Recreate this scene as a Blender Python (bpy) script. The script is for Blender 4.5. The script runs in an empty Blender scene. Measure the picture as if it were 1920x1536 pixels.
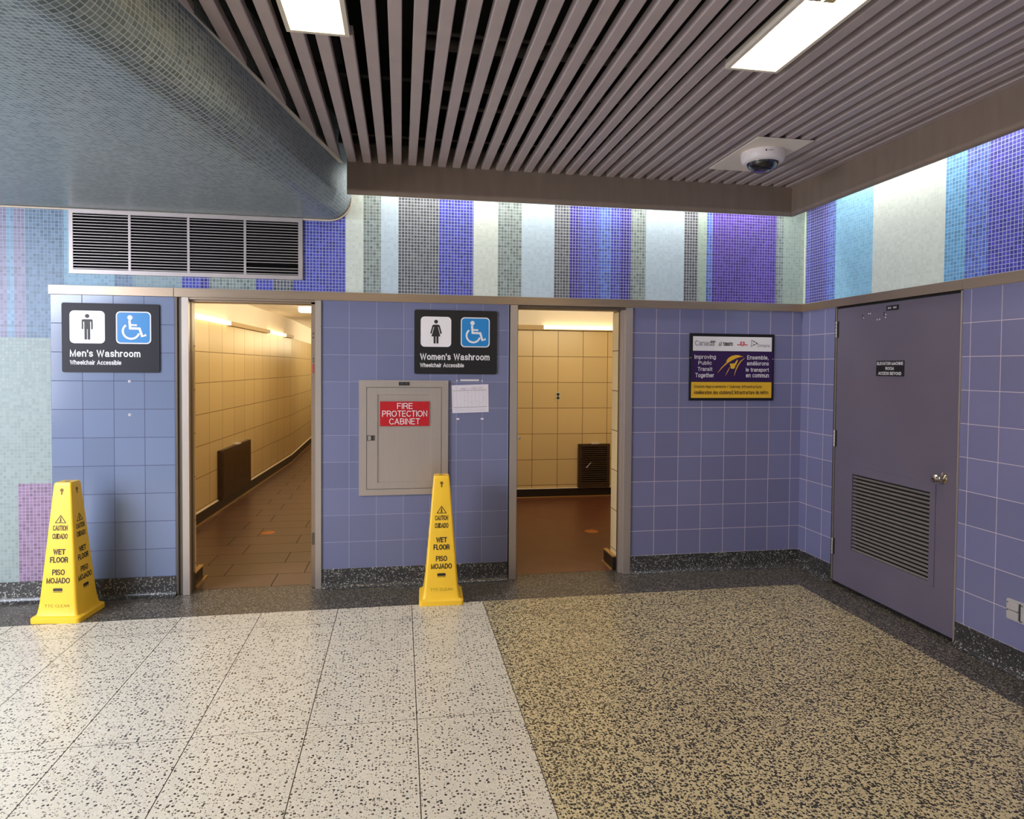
import bpy, bmesh, math, random
from mathutils import Vector, Matrix
random.seed(7)
sc = bpy.context.scene
COL = sc.collection
R = math.radians

# ------------------------------------------------------------------ camera
cam_d = bpy.data.cameras.new('camera'); cam = bpy.data.objects.new('camera', cam_d); COL.objects.link(cam)
cam_d.sensor_width = 36.0; cam_d.lens = 22.8956; cam_d.shift_y = -46.998 / 1920.0
cam_d.clip_start = 0.05; cam_d.clip_end = 100
_y, _p, _r = R(9.679), R(-1.488), R(0.423)
_f = Vector((math.sin(_y)*math.cos(_p), math.cos(_y)*math.cos(_p), math.sin(_p)))
_rt = Vector((math.cos(_y), -math.sin(_y), 0)); _up = _rt.cross(_f)
_rt2 = math.cos(_r)*_rt + math.sin(_r)*_up; _up2 = -math.sin(_r)*_rt + math.cos(_r)*_up
_m = Matrix((_rt2, _up2, -_f)).transposed().to_4x4(); _m.translation = Vector((-3.367, -5.064, 1.685))
cam.matrix_world = _m
sc.camera = cam

# ------------------------------------------------------------------ world, lights, exposure
sc.view_settings.view_transform = 'Standard'; sc.view_settings.look = 'None'
sc.view_settings.gamma = 1.0; sc.view_settings.use_curve_mapping = False
sc.view_settings.exposure = 0.0
w = bpy.data.worlds.new('station_air'); sc.world = w; w.use_nodes = True
w.node_tree.nodes['Background'].inputs[0].default_value = (0.80, 0.82, 0.90, 1)
w.node_tree.nodes['Background'].inputs[1].default_value = 0.46

def area(name, loc, aim, size, size_y, energy, color, spread=180):
    d = bpy.data.lights.new(name, 'AREA'); d.shape = 'RECTANGLE'; d.size = size; d.size_y = size_y
    d.energy = energy; d.color = color; d.spread = R(spread)
    o = bpy.data.objects.new(name, d); COL.objects.link(o); o.location = loc
    o.rotation_euler = (Vector(aim) - Vector(loc)).to_track_quat('-Z', 'Y').to_euler()
    return o
WARM = (1.0, 0.87, 0.66)
# daylight reaching in from the open concourse on the left
area('concourse_daylight', (-7.4, -3.0, 2.62), (-6.6, -2.6, 0.0), 2.2, 1.8, 310, (0.78, 0.85, 1.0))
area('entrance_daylight', (-8.8, -4.2, 1.75), (-3.2, -2.2, 0.6), 2.6, 1.6, 190, (0.90, 0.92, 1.0))
# fluorescent cove behind the ceiling fascia
area('cove_light_back', (-1.95, -0.17, 3.16), (-1.95, 0.01, 2.75), 3.4, 0.10, 22, (1.0, 0.97, 0.90))
area('cove_light_right', (-0.17, -1.85, 3.16), (0.01, -1.85, 2.75), 3.0, 0.10, 15, (1.0, 0.98, 0.93))
# washrooms
area('mens_corridor_light', (-4.15, 3.4, 2.2), (-5.4, 3.4, 1.95), 4.0, 0.4, 22, (1.0, 0.83, 0.52))
area('mens_corridor_light', (-4.15, 9.5, 2.2), (-5.4, 9.5, 1.95), 5.0, 0.4, 30, (1.0, 0.83, 0.52))
area('womens_lobby_light', (-1.1, 1.35, 2.45), (-1.3, 3.18, 1.55), 1.2, 0.9, 29, (1.0, 0.84, 0.54))

# ------------------------------------------------------------------ materials
def lin(c):
    return tuple(((v/255)/12.92 if v/255 <= 0.04045 else ((v/255+0.055)/1.055)**2.4) for v in c)
def newmat(name):
    m = bpy.data.materials.new(name); m.use_nodes = True
    nt = m.node_tree; b = nt.nodes['Principled BSDF']
    return m, nt, b
def rgba(c): return (*lin(c), 1)
def plain(name, c, rough=0.5, metal=0.0, noise=0.0, nscale=20.0, coat=0.0, spec=0.5, stretch=None):
    m, nt, b = newmat(name)
    b.inputs['Base Color'].default_value = rgba(c); b.inputs['Roughness'].default_value = rough
    b.inputs['Metallic'].default_value = metal; b.inputs['Specular IOR Level'].default_value = spec
    b.inputs['Coat Weight'].default_value = coat
    if noise:
        tc = nt.nodes.new('ShaderNodeTexCoord'); n = nt.nodes.new('ShaderNodeTexNoise'); n.inputs['Scale'].default_value = nscale
        n.inputs['Detail'].default_value = 4
        src = tc.outputs['Object']
        if stretch:
            mp = nt.nodes.new('ShaderNodeMapping'); mp.inputs['Scale'].default_value = stretch
            nt.links.new(src, mp.inputs['Vector']); src = mp.outputs['Vector']
        nt.links.new(src, n.inputs['Vector'])
        mx = nt.nodes.new('ShaderNodeMix'); mx.data_type = 'RGBA'
        mx.inputs['A'].default_value = rgba([max(0, v*(1-noise)) for v in c]); mx.inputs['B'].default_value = rgba([min(255, v*(1+noise)) for v in c])
        nt.links.new(n.outputs['Fac'], mx.inputs['Factor']); nt.links.new(mx.outputs['Result'], b.inputs['Base Color'])
        rr = nt.nodes.new('ShaderNodeMapRange'); rr.inputs['To Min'].default_value = max(0.02, rough-0.08); rr.inputs['To Max'].default_value = rough+0.08
        nt.links.new(n.outputs['Fac'], rr.inputs['Value']); nt.links.new(rr.outputs['Result'], b.inputs['Roughness'])
    return m
def grid(name, c, grout, w, h, joint, rough=0.3, var=0.08, bump=0.3, offset=0.0, spec=0.5, c2=None, bdist=0.002):
    """square or running-bond tiling in UV metres"""
    m, nt, b = newmat(name)
    uv = nt.nodes.new('ShaderNodeUVMap'); br = nt.nodes.new('ShaderNodeTexBrick')
    br.offset = offset; br.offset_frequency = 2 if offset else 1; br.squash = 1.0
    br.inputs['Scale'].default_value = 1.0; br.inputs['Brick Width'].default_value = w; br.inputs['Row Height'].default_value = h
    br.inputs['Mortar Size'].default_value = joint/2; br.inputs['Mortar Smooth'].default_value = 0.2
    br.inputs['Color1'].default_value = rgba([v*(1-var) for v in c]); br.inputs['Color2'].default_value = rgba([min(255, v*(1+var)) for v in (c2 or c)])
    br.inputs['Mortar'].default_value = rgba(grout); br.inputs['Bias'].default_value = 0.0
    nt.links.new(uv.outputs['UV'], br.inputs['Vector'])
    nt.links.new(br.outputs['Color'], b.inputs['Base Color'])
    rr = nt.nodes.new('ShaderNodeMapRange'); rr.inputs['To Min'].default_value = rough; rr.inputs['To Max'].default_value = 0.85
    nt.links.new(br.outputs['Fac'], rr.inputs['Value']); nt.links.new(rr.outputs['Result'], b.inputs['Roughness'])
    b.inputs['Specular IOR Level'].default_value = spec
    if bump:
        inv = nt.nodes.new('ShaderNodeMath'); inv.operation = 'SUBTRACT'; inv.inputs[0].default_value = 1.0
        nt.links.new(br.outputs['Fac'], inv.inputs[1])
        bp = nt.nodes.new('ShaderNodeBump'); bp.inputs['Strength'].default_value = bump; bp.inputs['Distance'].default_value = bdist
        nt.links.new(inv.outputs[0], bp.inputs['Height']); nt.links.new(bp.outputs['Normal'], b.inputs['Normal'])
    return m
def terrazzo(name, base, layers, rough=0.28, tone=0.0, dim='2D'):
    """layers: (voronoi scale, share of cells holding a chip, chip radius in cells, colour)"""
    m, nt, b = newmat(name)
    geo = nt.nodes.new('ShaderNodeNewGeometry')
    warp = nt.nodes.new('ShaderNodeTexNoise'); warp.inputs['Scale'].default_value = 160
    nt.links.new(geo.outputs['Position'], warp.inputs['Vector'])
    sub = nt.nodes.new('ShaderNodeVectorMath'); sub.operation = 'SUBTRACT'; sub.inputs[1].default_value = (0.5, 0.5, 0.5)
    nt.links.new(warp.outputs['Color'], sub.inputs[0])
    sca = nt.nodes.new('ShaderNodeVectorMath'); sca.operation = 'SCALE'; sca.inputs['Scale'].default_value = 0.008
    nt.links.new(sub.outputs[0], sca.inputs[0])
    add = nt.nodes.new('ShaderNodeVectorMath'); add.operation = 'ADD'
    nt.links.new(geo.outputs['Position'], add.inputs[0]); nt.links.new(sca.outputs[0], add.inputs[1])
    big = nt.nodes.new('ShaderNodeTexNoise'); big.inputs['Scale'].default_value = 2.5; big.inputs['Detail'].default_value = 5
    nt.links.new(geo.outputs['Position'], big.inputs['Vector'])
    mx = nt.nodes.new('ShaderNodeMix'); mx.data_type = 'RGBA'
    mx.inputs['A'].default_value = rgba([v*(1-tone) for v in base]); mx.inputs['B'].default_value = rgba([min(255, v*(1+tone)) for v in base])
    nt.links.new(big.outputs['Fac'], mx.inputs['Factor'])
    cur = mx.outputs['Result']
    for sc_, share, rad, colr in layers:
        vo = nt.nodes.new('ShaderNodeTexVoronoi'); vo.inputs['Scale'].default_value = sc_; vo.voronoi_dimensions = dim
        nt.links.new(add.outputs[0], vo.inputs['Vector'])
        sep = nt.nodes.new('ShaderNodeSeparateColor'); nt.links.new(vo.outputs['Color'], sep.inputs[0])
        a = nt.nodes.new('ShaderNodeMath'); a.operation = 'LESS_THAN'; a.inputs[1].default_value = share
        nt.links.new(sep.outputs[0], a.inputs[0])
        rs = nt.nodes.new('ShaderNodeMapRange'); rs.inputs['To Min'].default_value = rad*0.55; rs.inputs['To Max'].default_value = rad*1.25
        nt.links.new(sep.outputs[1], rs.inputs['Value'])
        d = nt.nodes.new('ShaderNodeMath'); d.operation = 'LESS_THAN'
        nt.links.new(vo.outputs['Distance'], d.inputs[0]); nt.links.new(rs.outputs['Result'], d.inputs[1])
        mu = nt.nodes.new('ShaderNodeMath'); mu.operation = 'MULTIPLY'
        nt.links.new(a.outputs[0], mu.inputs[0]); nt.links.new(d.outputs[0], mu.inputs[1])
        k = nt.nodes.new('ShaderNodeMix'); k.data_type = 'RGBA'; k.inputs['B'].default_value = rgba(colr)
        nt.links.new(cur, k.inputs['A']); nt.links.new(mu.outputs[0], k.inputs['Factor']); cur = k.outputs['Result']
    nt.links.new(cur, b.inputs['Base Color'])
    b.inputs['Roughness'].default_value = rough
    return m
def glow(name, c, s):
    m, nt, b = newmat(name)
    b.inputs['Base Color'].default_value = rgba(c); b.inputs['Emission Color'].default_value = rgba(c); b.inputs['Emission Strength'].default_value = s
    return m

M = {}
M['tile_left'] = grid('blue_tile_dark_joint', (112, 123, 150), (76, 78, 104), .2032, .2032, .0045, rough=.16, var=.035, bump=.5)
M['tile_mid'] = grid('blue_tile', (108, 111, 142), (144, 142, 168), .2032, .2032, .0036, rough=.2, var=.035, bump=.4)
M['tile_right'] = grid('blue_tile_pale_joint', (112, 112, 146), (186, 172, 182), .2032, .2032, .0044, rough=.22, var=.035, bump=.4)
def mosaic(name, c, grout=(168, 174, 194), var=.16, joint=.0036):
    return grid(name, c, grout, .0236, .0236, joint, rough=.38, var=var, bump=.25, bdist=.001, spec=.32)
MOS = dict(
    blue=mosaic('mosaic_royal_blue', (62, 66, 158)), mid=mosaic('mosaic_mid_blue', (72, 98, 180)), sky=mosaic('mosaic_sky_blue', (128, 180, 208), (156, 194, 214), .05),
    violet=mosaic('mosaic_violet', (54, 42, 128)), purple=mosaic('mosaic_purple', (74, 50, 144), (150, 144, 186)), indigo=mosaic('mosaic_indigo', (66, 64, 158)),
    char=mosaic('mosaic_charcoal', (80, 84, 94), (190, 192, 190)), grey=mosaic('mosaic_grey_green', (116, 128, 128), (182, 190, 184)),
    pale=mosaic('mosaic_pale_blue', (176, 194, 206), (184, 198, 208), .03), white=mosaic('mosaic_off_white', (196, 204, 196), (202, 208, 200), .03),
    mint=mosaic('mosaic_pale_green', (154, 172, 160), (170, 184, 174), .05), slate=mosaic('mosaic_slate_blue', (96, 116, 140), (148, 166, 182), .14),
    mauve=mosaic('mosaic_mauve', (128, 106, 132), (172, 152, 172), .10), aqua=mosaic('mosaic_aqua', (124, 156, 178), (156, 184, 200), .08),
    palegrey=mosaic('mosaic_pale_grey_green', (138, 150, 148), (152, 162, 162), .05), teal=mosaic('mosaic_teal_blue', (88, 146, 190), (160, 190, 210), .1), rust=mosaic('mosaic_dusty_red', (124, 118, 142), (164, 172, 190), .12),
    lightblue=mosaic('mosaic_light_blue', (112, 140, 166), (158, 178, 194), .12), sage=mosaic('mosaic_sage', (132, 150, 158), (152, 170, 174), .06))
M['soffit'] = grid('mosaic_soffit', (102, 118, 126), (164, 174, 178), .0236, .0236, .0040, rough=.3, var=.12, bump=.25, c2=(110, 122, 130), bdist=.001)
M['terrazzo_light'] = terrazzo('terrazzo_light', (208, 198, 178), [(62, .35, .33, (56, 50, 44)), (110, .22, .32, (112, 98, 80)), (140, .22, .3, (226, 220, 206))], rough=.3, tone=.05)
M['terrazzo_dark'] = terrazzo('terrazzo_speckled', (194, 176, 134), [(72, .62, .46, (44, 40, 32)), (120, .45, .42, (64, 56, 44)), (110, .20, .36, (214, 200, 162))], rough=.34, tone=.05)
M['terrazzo_border'] = terrazzo('terrazzo_border', (66, 61, 55), [(95, .42, .36, (160, 152, 136)), (130, .32, .36, (118, 110, 98)), (140, .3, .4, (34, 32, 30))], rough=.36, tone=.1)
M['terrazzo_base'] = terrazzo('terrazzo_base', (50, 48, 48), [(95, .40, .44, (160, 156, 148)), (120, .3, .5, (92, 88, 82)), (130, .3, .5, (34, 34, 36))], rough=.3, tone=.1, dim='3D')
M['seam'] = plain('floor_seam', (78, 70, 60), .6)
M['steel'] = plain('brushed_steel', (186, 173, 163), .36, 0.7, .035, 5, stretch=(30, 30, .8))
M['steel_h'] = plain('brushed_steel_rail', (158, 138, 118), .36, 0.75, .05, 5, stretch=(.8, 30, 30))
M['steel_dark'] = plain('dark_frame_steel', (96, 86, 76), .45, 0.6, .15, 8, stretch=(20, 20, 1))  # darker, streakier steel, also filling the gap beside the men's jamb
M['dark_gap'] = plain('dark_gap', (22, 18, 16), .8)
M['fascia'] = plain('bronze_fascia', (140, 123, 110), .5, 0.15, .10, 5, stretch=(3, 3, .6))
M['slat'] = plain('painted_slat', (182, 167, 167), .5, 0, .06, 9)
M['plenum'] = plain('plenum_black', (26, 24, 22), .9)
M['pipe'] = plain('plenum_pipe', (92, 86, 78), .6, 0, .1, 12)
M['door'] = plain('grey_door_paint', (98, 90, 104), .42, 0, .05, 3)
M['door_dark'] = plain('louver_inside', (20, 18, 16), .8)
M['blade'] = plain('louver_blade', (112, 104, 98), .45, 0, .12, 20)
M['chrome'] = plain('polished_knob', (214, 206, 190), .14, 1.0)
M['vent'] = plain('vent_aluminium', (172, 162, 160), .42, 0.4, .05, 8)
M['ventblade'] = plain('vent_blade', (120, 110, 104), .5, 0.2, .08, 8)
M['black'] = plain('sign_black', (20, 18, 18), .35)
M['sign'] = plain('sign_black_hazed', (34, 31, 38), .45, spec=.22)  # black sign face, greyed to paint in the haze of light on it
M['ink'] = plain('black_ink', (30, 27, 22), .5)
M['white'] = plain('sign_white', (226, 220, 222), .4)
M['wcblue'] = plain('access_blue', (30, 124, 190), .35)
M['red'] = plain('nameplate_red', (176, 14, 24), .35)
M['yellow'] = plain('cone_yellow', (240, 190, 44), .42, 0, .03, 6)
M['cone_hole'] = plain('cone_slot', (120, 84, 10), .6)
M['faint'] = plain('faded_marker', (142, 118, 18), .6)
M['gold'] = plain('sign_gold', (220, 170, 40), .4)
M['purple'] = plain('sign_purple', (46, 16, 72), .4)
M['ttcred'] = plain('logo_red', (196, 40, 36), .4)
M['printgrey'] = plain('print_grey', (88, 82, 80), .5)
M['paper'] = plain('paper_white', (216, 208, 216), .6, 0, .02, 9)
M['print'] = plain('paper_print', (172, 164, 170), .7)
M['print2'] = plain('paper_rule', (108, 100, 104), .7)
M['housing'] = plain('camera_housing', (236, 226, 226), .4)
M['plate'] = plain('camera_plate', (238, 226, 212), .45)
M['bead'] = plain('cream_bead', (206, 188, 168), .5)
M['void_shade'] = plain('vent_void_shade', (9, 8, 8), .95, spec=.1)  # near-black backing sheet; the shade between the vent blades painted into its colour
m_, nt_, b_ = newmat('camera_dome'); b_.inputs['Base Color'].default_value = (.012, .011, .016, 1); b_.inputs['Roughness'].default_value = .06; b_.inputs['Coat Weight'].default_value = 1.0; M['dome'] = m_
M['lens'] = plain('lens_ring', (84, 76, 104), .2, .6)
M['troffer'] = plain('troffer_white', (236, 232, 214), .4)
M['troffer_frame'] = plain('troffer_frame', (226, 216, 202), .45)
M['clip'] = plain('lamp_clip', (190, 164, 110), .5)
M['tube'] = glow('lit_tube', (255, 236, 196), 60)
M['washtile_m'] = grid('cream_tile_corridor', (222, 198, 148), (120, 88, 48), .455, .3345, .007, rough=.3, var=.02, bump=.3)
M['washtile_w'] = grid('cream_tile_lobby', (222, 196, 146), (110, 78, 40), .3345, .3345, .007, rough=.3, var=.02, bump=.3)
M['plaster'] = plain('cream_plaster', (252, 244, 232), .7, 0, .01, 3)
M['washfloor'] = grid('brown_plank_tile', (104, 76, 62), (44, 30, 22), .62, .31, .007, rough=.32, var=.05, offset=.33, bump=.2)
M['washfloor_w'] = plain('brown_floor', (108, 66, 50), .34, 0, .05, 5)
M['basedark'] = plain('black_base', (36, 28, 20), .4)
M['brass'] = plain('brass_strip', (214, 176, 112), .3, .7)
M['copper'] = plain('cleanout_copper', (196, 124, 58), .4, .5)
M['bronze'] = plain('bronze_grille', (74, 56, 40), .45, .4, .1, 12)
M['lit_strip'] = glow('lit_diffuser', (255, 222, 166), 2.6)
M['dim_strip'] = plain('unlit_diffuser', (196, 168, 122), .5)
M['lit_lamp'] = glow('lit_globe', (255, 240, 206), 7)
M['plastic'] = plain('white_plastic', (214, 206, 208), .4)
M['outlet'] = plain('outlet_grey', (168, 162, 160), .42)
M['socket'] = plain('outlet_ivory', (210, 200, 170), .4)
M['rubber'] = plain('dark_rubber', (26, 24, 26), .7)

# ------------------------------------------------------------------ mesh helpers
class MB:
    def __init__(s): s.v = []; s.f = []; s.m = []; s.uv = []; s.mats = []
    def mi(s, mat):
        mat = M[mat] if isinstance(mat, str) else mat
        if mat not in s.mats: s.mats.append(mat)
        return s.mats.index(mat)
    def face(s, pts, mat=None, uvs=None, org=(0, 0, 0)):
        i = len(s.v); s.v += [tuple(p) for p in pts]; s.f.append(tuple(range(i, i+len(pts)))); s.m.append(s.mi(mat) if mat is not None else 0)
        if uvs is None:
            a, b_, c = Vector(pts[0]), Vector(pts[1]), Vector(pts[2]); n = (b_-a).cross(c-a)
            if n.length < 1e-12 and len(pts) > 3: n = (c-a).cross(Vector(pts[3])-a)
            ax = max(range(3), key=lambda k: abs(n[k]))
            k1, k2 = ((1, 2), (0, 2), (0, 1))[ax]
            uvs = [(p[k1]-org[k1], p[k2]-org[k2]) for p in pts]
        s.uv.append(uvs)
    def box(s, x0, x1, y0, y1, z0, z1, mat=None, org=(0, 0, 0), skip=''):
        x0, x1 = sorted((x0, x1)); y0, y1 = sorted((y0, y1)); z0, z1 = sorted((z0, z1))
        F = {'x-': [(x0, y1, z0), (x0, y0, z0), (x0, y0, z1), (x0, y1, z1)], 'x+': [(x1, y0, z0), (x1, y1, z0), (x1, y1, z1), (x1, y0, z1)],
             'y-': [(x0, y0, z0), (x1, y0, z0), (x1, y0, z1), (x0, y0, z1)], 'y+': [(x1, y1, z0), (x0, y1, z0), (x0, y1, z1), (x1, y1, z1)],
             'z-': [(x0, y1, z0), (x1, y1, z0), (x1, y0, z0), (x0, y0, z0)], 'z+': [(x0, y0, z1), (x1, y0, z1), (x1, y1, z1), (x0, y1, z1)]}
        for k, p in F.items():
            if k not in skip: s.face(p, mat, None, org)
    def ring(s, o, i, y0, y1, mat=None):
        """rectangular frame in the xz plane: o and i are (x0,x1,z0,z1)"""
        s.box(o[0], i[0], y0, y1, o[2], o[3], mat); s.box(i[1], o[1], y0, y1, o[2], o[3], mat)
        s.box(i[0], i[1], y0, y1, o[2], i[2], mat); s.box(i[0], i[1], y0, y1, i[3], o[3], mat)
    def prism(s, pts, d0, d1, mat=None, axis=1):
        """2D polygon (a,b) extruded along an axis from d0 to d1"""
        def P(a, b_, d): return ((d, a, b_), (a, d, b_), (a, b_, d))[axis]
        n = len(pts)
        s.face([P(a, b_, d0) for a, b_ in pts], mat); s.face([P(a, b_, d1) for a, b_ in reversed(pts)], mat)
        for k in range(n):
            a, b_ = pts[k], pts[(k+1) % n]
            s.face([P(*a, d1), P(*b_, d1), P(*b_, d0), P(*a, d0)], mat)
    def flat(s, pts, y, mat=None): s.face([(a, y, b_) for a, b_ in pts], mat)
    def stroke(s, pts, w, y, mat=None, closed=False):
        """ribbon of width w along a polyline in the xz plane"""
        P = [Vector((p[0], p[1])) for p in pts]; n = len(P); W = w if isinstance(w, (list, tuple)) else [w]*n
        L = []; Rr = []
        for k in range(n):
            if closed: t = (P[(k+1) % n]-P[k-1])
            else: t = P[min(k+1, n-1)]-P[max(k-1, 0)]
            t.normalize(); nn = Vector((-t.y, t.x))
            if 0 < k < n-1 or closed:
                t1 = (P[k]-P[k-1]).normalized(); c = max(.5, abs(t1.dot(t)))
            else: c = 1
            L.append(P[k]+nn*W[k]/2/c); Rr.append(P[k]-nn*W[k]/2/c)
        for k in range(n if closed else n-1):
            j = (k+1) % n
            s.flat([L[k], Rr[k], Rr[j], L[j]], y, mat)
    def disc(s, cx, cz, r, y, mat=None, n=24, rz=None):
        rz = rz or r
        s.flat([(cx+r*math.cos(2*math.pi*k/n), cz+rz*math.sin(2*math.pi*k/n)) for k in range(n)], y, mat)
    def rrect(s, x0, x1, z0, z1, r, y0, y1=None, mat=None, n=6):
        pts = []
        for cx, cz, a0 in ((x1-r, z1-r, 0), (x0+r, z1-r, 90), (x0+r, z0+r, 180), (x1-r, z0+r, 270)):
            for k in range(n+1):
                a = R(a0+90*k/n); pts.append((cx+r*math.cos(a), cz+r*math.sin(a)))
        if y1 is None: s.flat(pts, y0, mat)
        else: s.prism(pts, y0, y1, mat, 1)
    def lathe(s, prof, n=32, axis='z', c=(0, 0, 0), mat=None):
        """prof: (radius, height) pairs"""
        def P(r, h, a):
            u, v_ = r*math.cos(a), r*math.sin(a)
            q = {'z': (u, v_, h), 'x': (h, u, v_), 'y': (u, h, v_)}[axis]
            return (c[0]+q[0], c[1]+q[1], c[2]+q[2])
        for k in range(n):
            a, b_ = 2*math.pi*k/n, 2*math.pi*(k+1)/n
            for (r0, h0), (r1, h1) in zip(prof, prof[1:]):
                p = [P(r0, h0, a), P(r0, h0, b_), P(r1, h1, b_), P(r1, h1, a)]
                if r0 < 1e-6: p = [p[0], p[2], p[3]]
                elif r1 < 1e-6: p = [p[0], p[1], p[2]]
                s.face(p, mat)
    def tube(s, a, b_, r, n=12, mat=None):
        a, b_ = Vector(a), Vector(b_); d = (b_-a).normalized(); u = d.orthogonal().normalized(); v_ = d.cross(u)
        A = [a+u*r*math.cos(2*math.pi*k/n)+v_*r*math.sin(2*math.pi*k/n) for k in range(n)]; Bq = [p+(b_-a) for p in A]
        for k in range(n): s.face([A[k], A[(k+1) % n], Bq[(k+1) % n], Bq[k]], mat)
        s.face(list(reversed(A)), mat); s.face(Bq, mat)
    def build(s, name, mat=None, parent=None, bev=0.0, smooth=False, weld=True):
        me = bpy.data.meshes.new(name); me.from_pydata(s.v, [], s.f)
        mats = s.mats or [M[mat] if isinstance(mat, str) else mat]
        for q in mats: me.materials.append(q)
        me.polygons.foreach_set('material_index', s.m)
        ul = me.uv_layers.new(name='UVMap'); k = 0
        flat = [c for f in s.uv for p in f for c in p]; ul.data.foreach_set('uv', flat)
        if weld or bev:
            bm = bmesh.new(); bm.from_mesh(me); bmesh.ops.remove_doubles(bm, verts=bm.verts, dist=1e-5)
            bmesh.ops.recalc_face_normals(bm, faces=bm.faces) if bev else None
            if bev:
                ed = [e for e in bm.edges if len(e.link_faces) == 2 and e.calc_face_angle(0) > R(30)]
                bmesh.ops.bevel(bm, geom=ed, offset=bev, segments=2, affect='EDGES', profile=.5)
            bm.to_mesh(me); bm.free()
        if smooth:
            for p in me.polygons: p.use_smooth = True
            me.set_sharp_from_angle(angle=R(35))
        o = bpy.data.objects.new(name, me); COL.objects.link(o)
        if parent: o.parent = parent
        return o
def thing(name, label, cat, loc=(0, 0, 0), rotz=0, group=None):
    o = bpy.data.objects.new(name, None); COL.objects.link(o); o.location = loc; o.rotation_euler = (0, 0, rotz); o.empty_display_size = .1
    o['label'] = label; o['category'] = cat
    if group: o['group'] = group
    return o
def tag(o, label, cat, group=None):
    o['label'] = label; o['category'] = cat
    if group: o['group'] = group
    return o
def struct(o): o['kind'] = 'structure'; return o
def _arc(cx, cy, rx, ry, a0, a1, n=None):
    n = n or max(4, int(abs(a1-a0)/18))
    return [(cx+rx*math.cos(R(a0+(a1-a0)*k/n)), cy+ry*math.sin(R(a0+(a1-a0)*k/n))) for k in range(n+1)]
def _ell(cx, cy, rx, ry): return _arc(cx, cy, rx, ry, 90, 450, 20)
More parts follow.
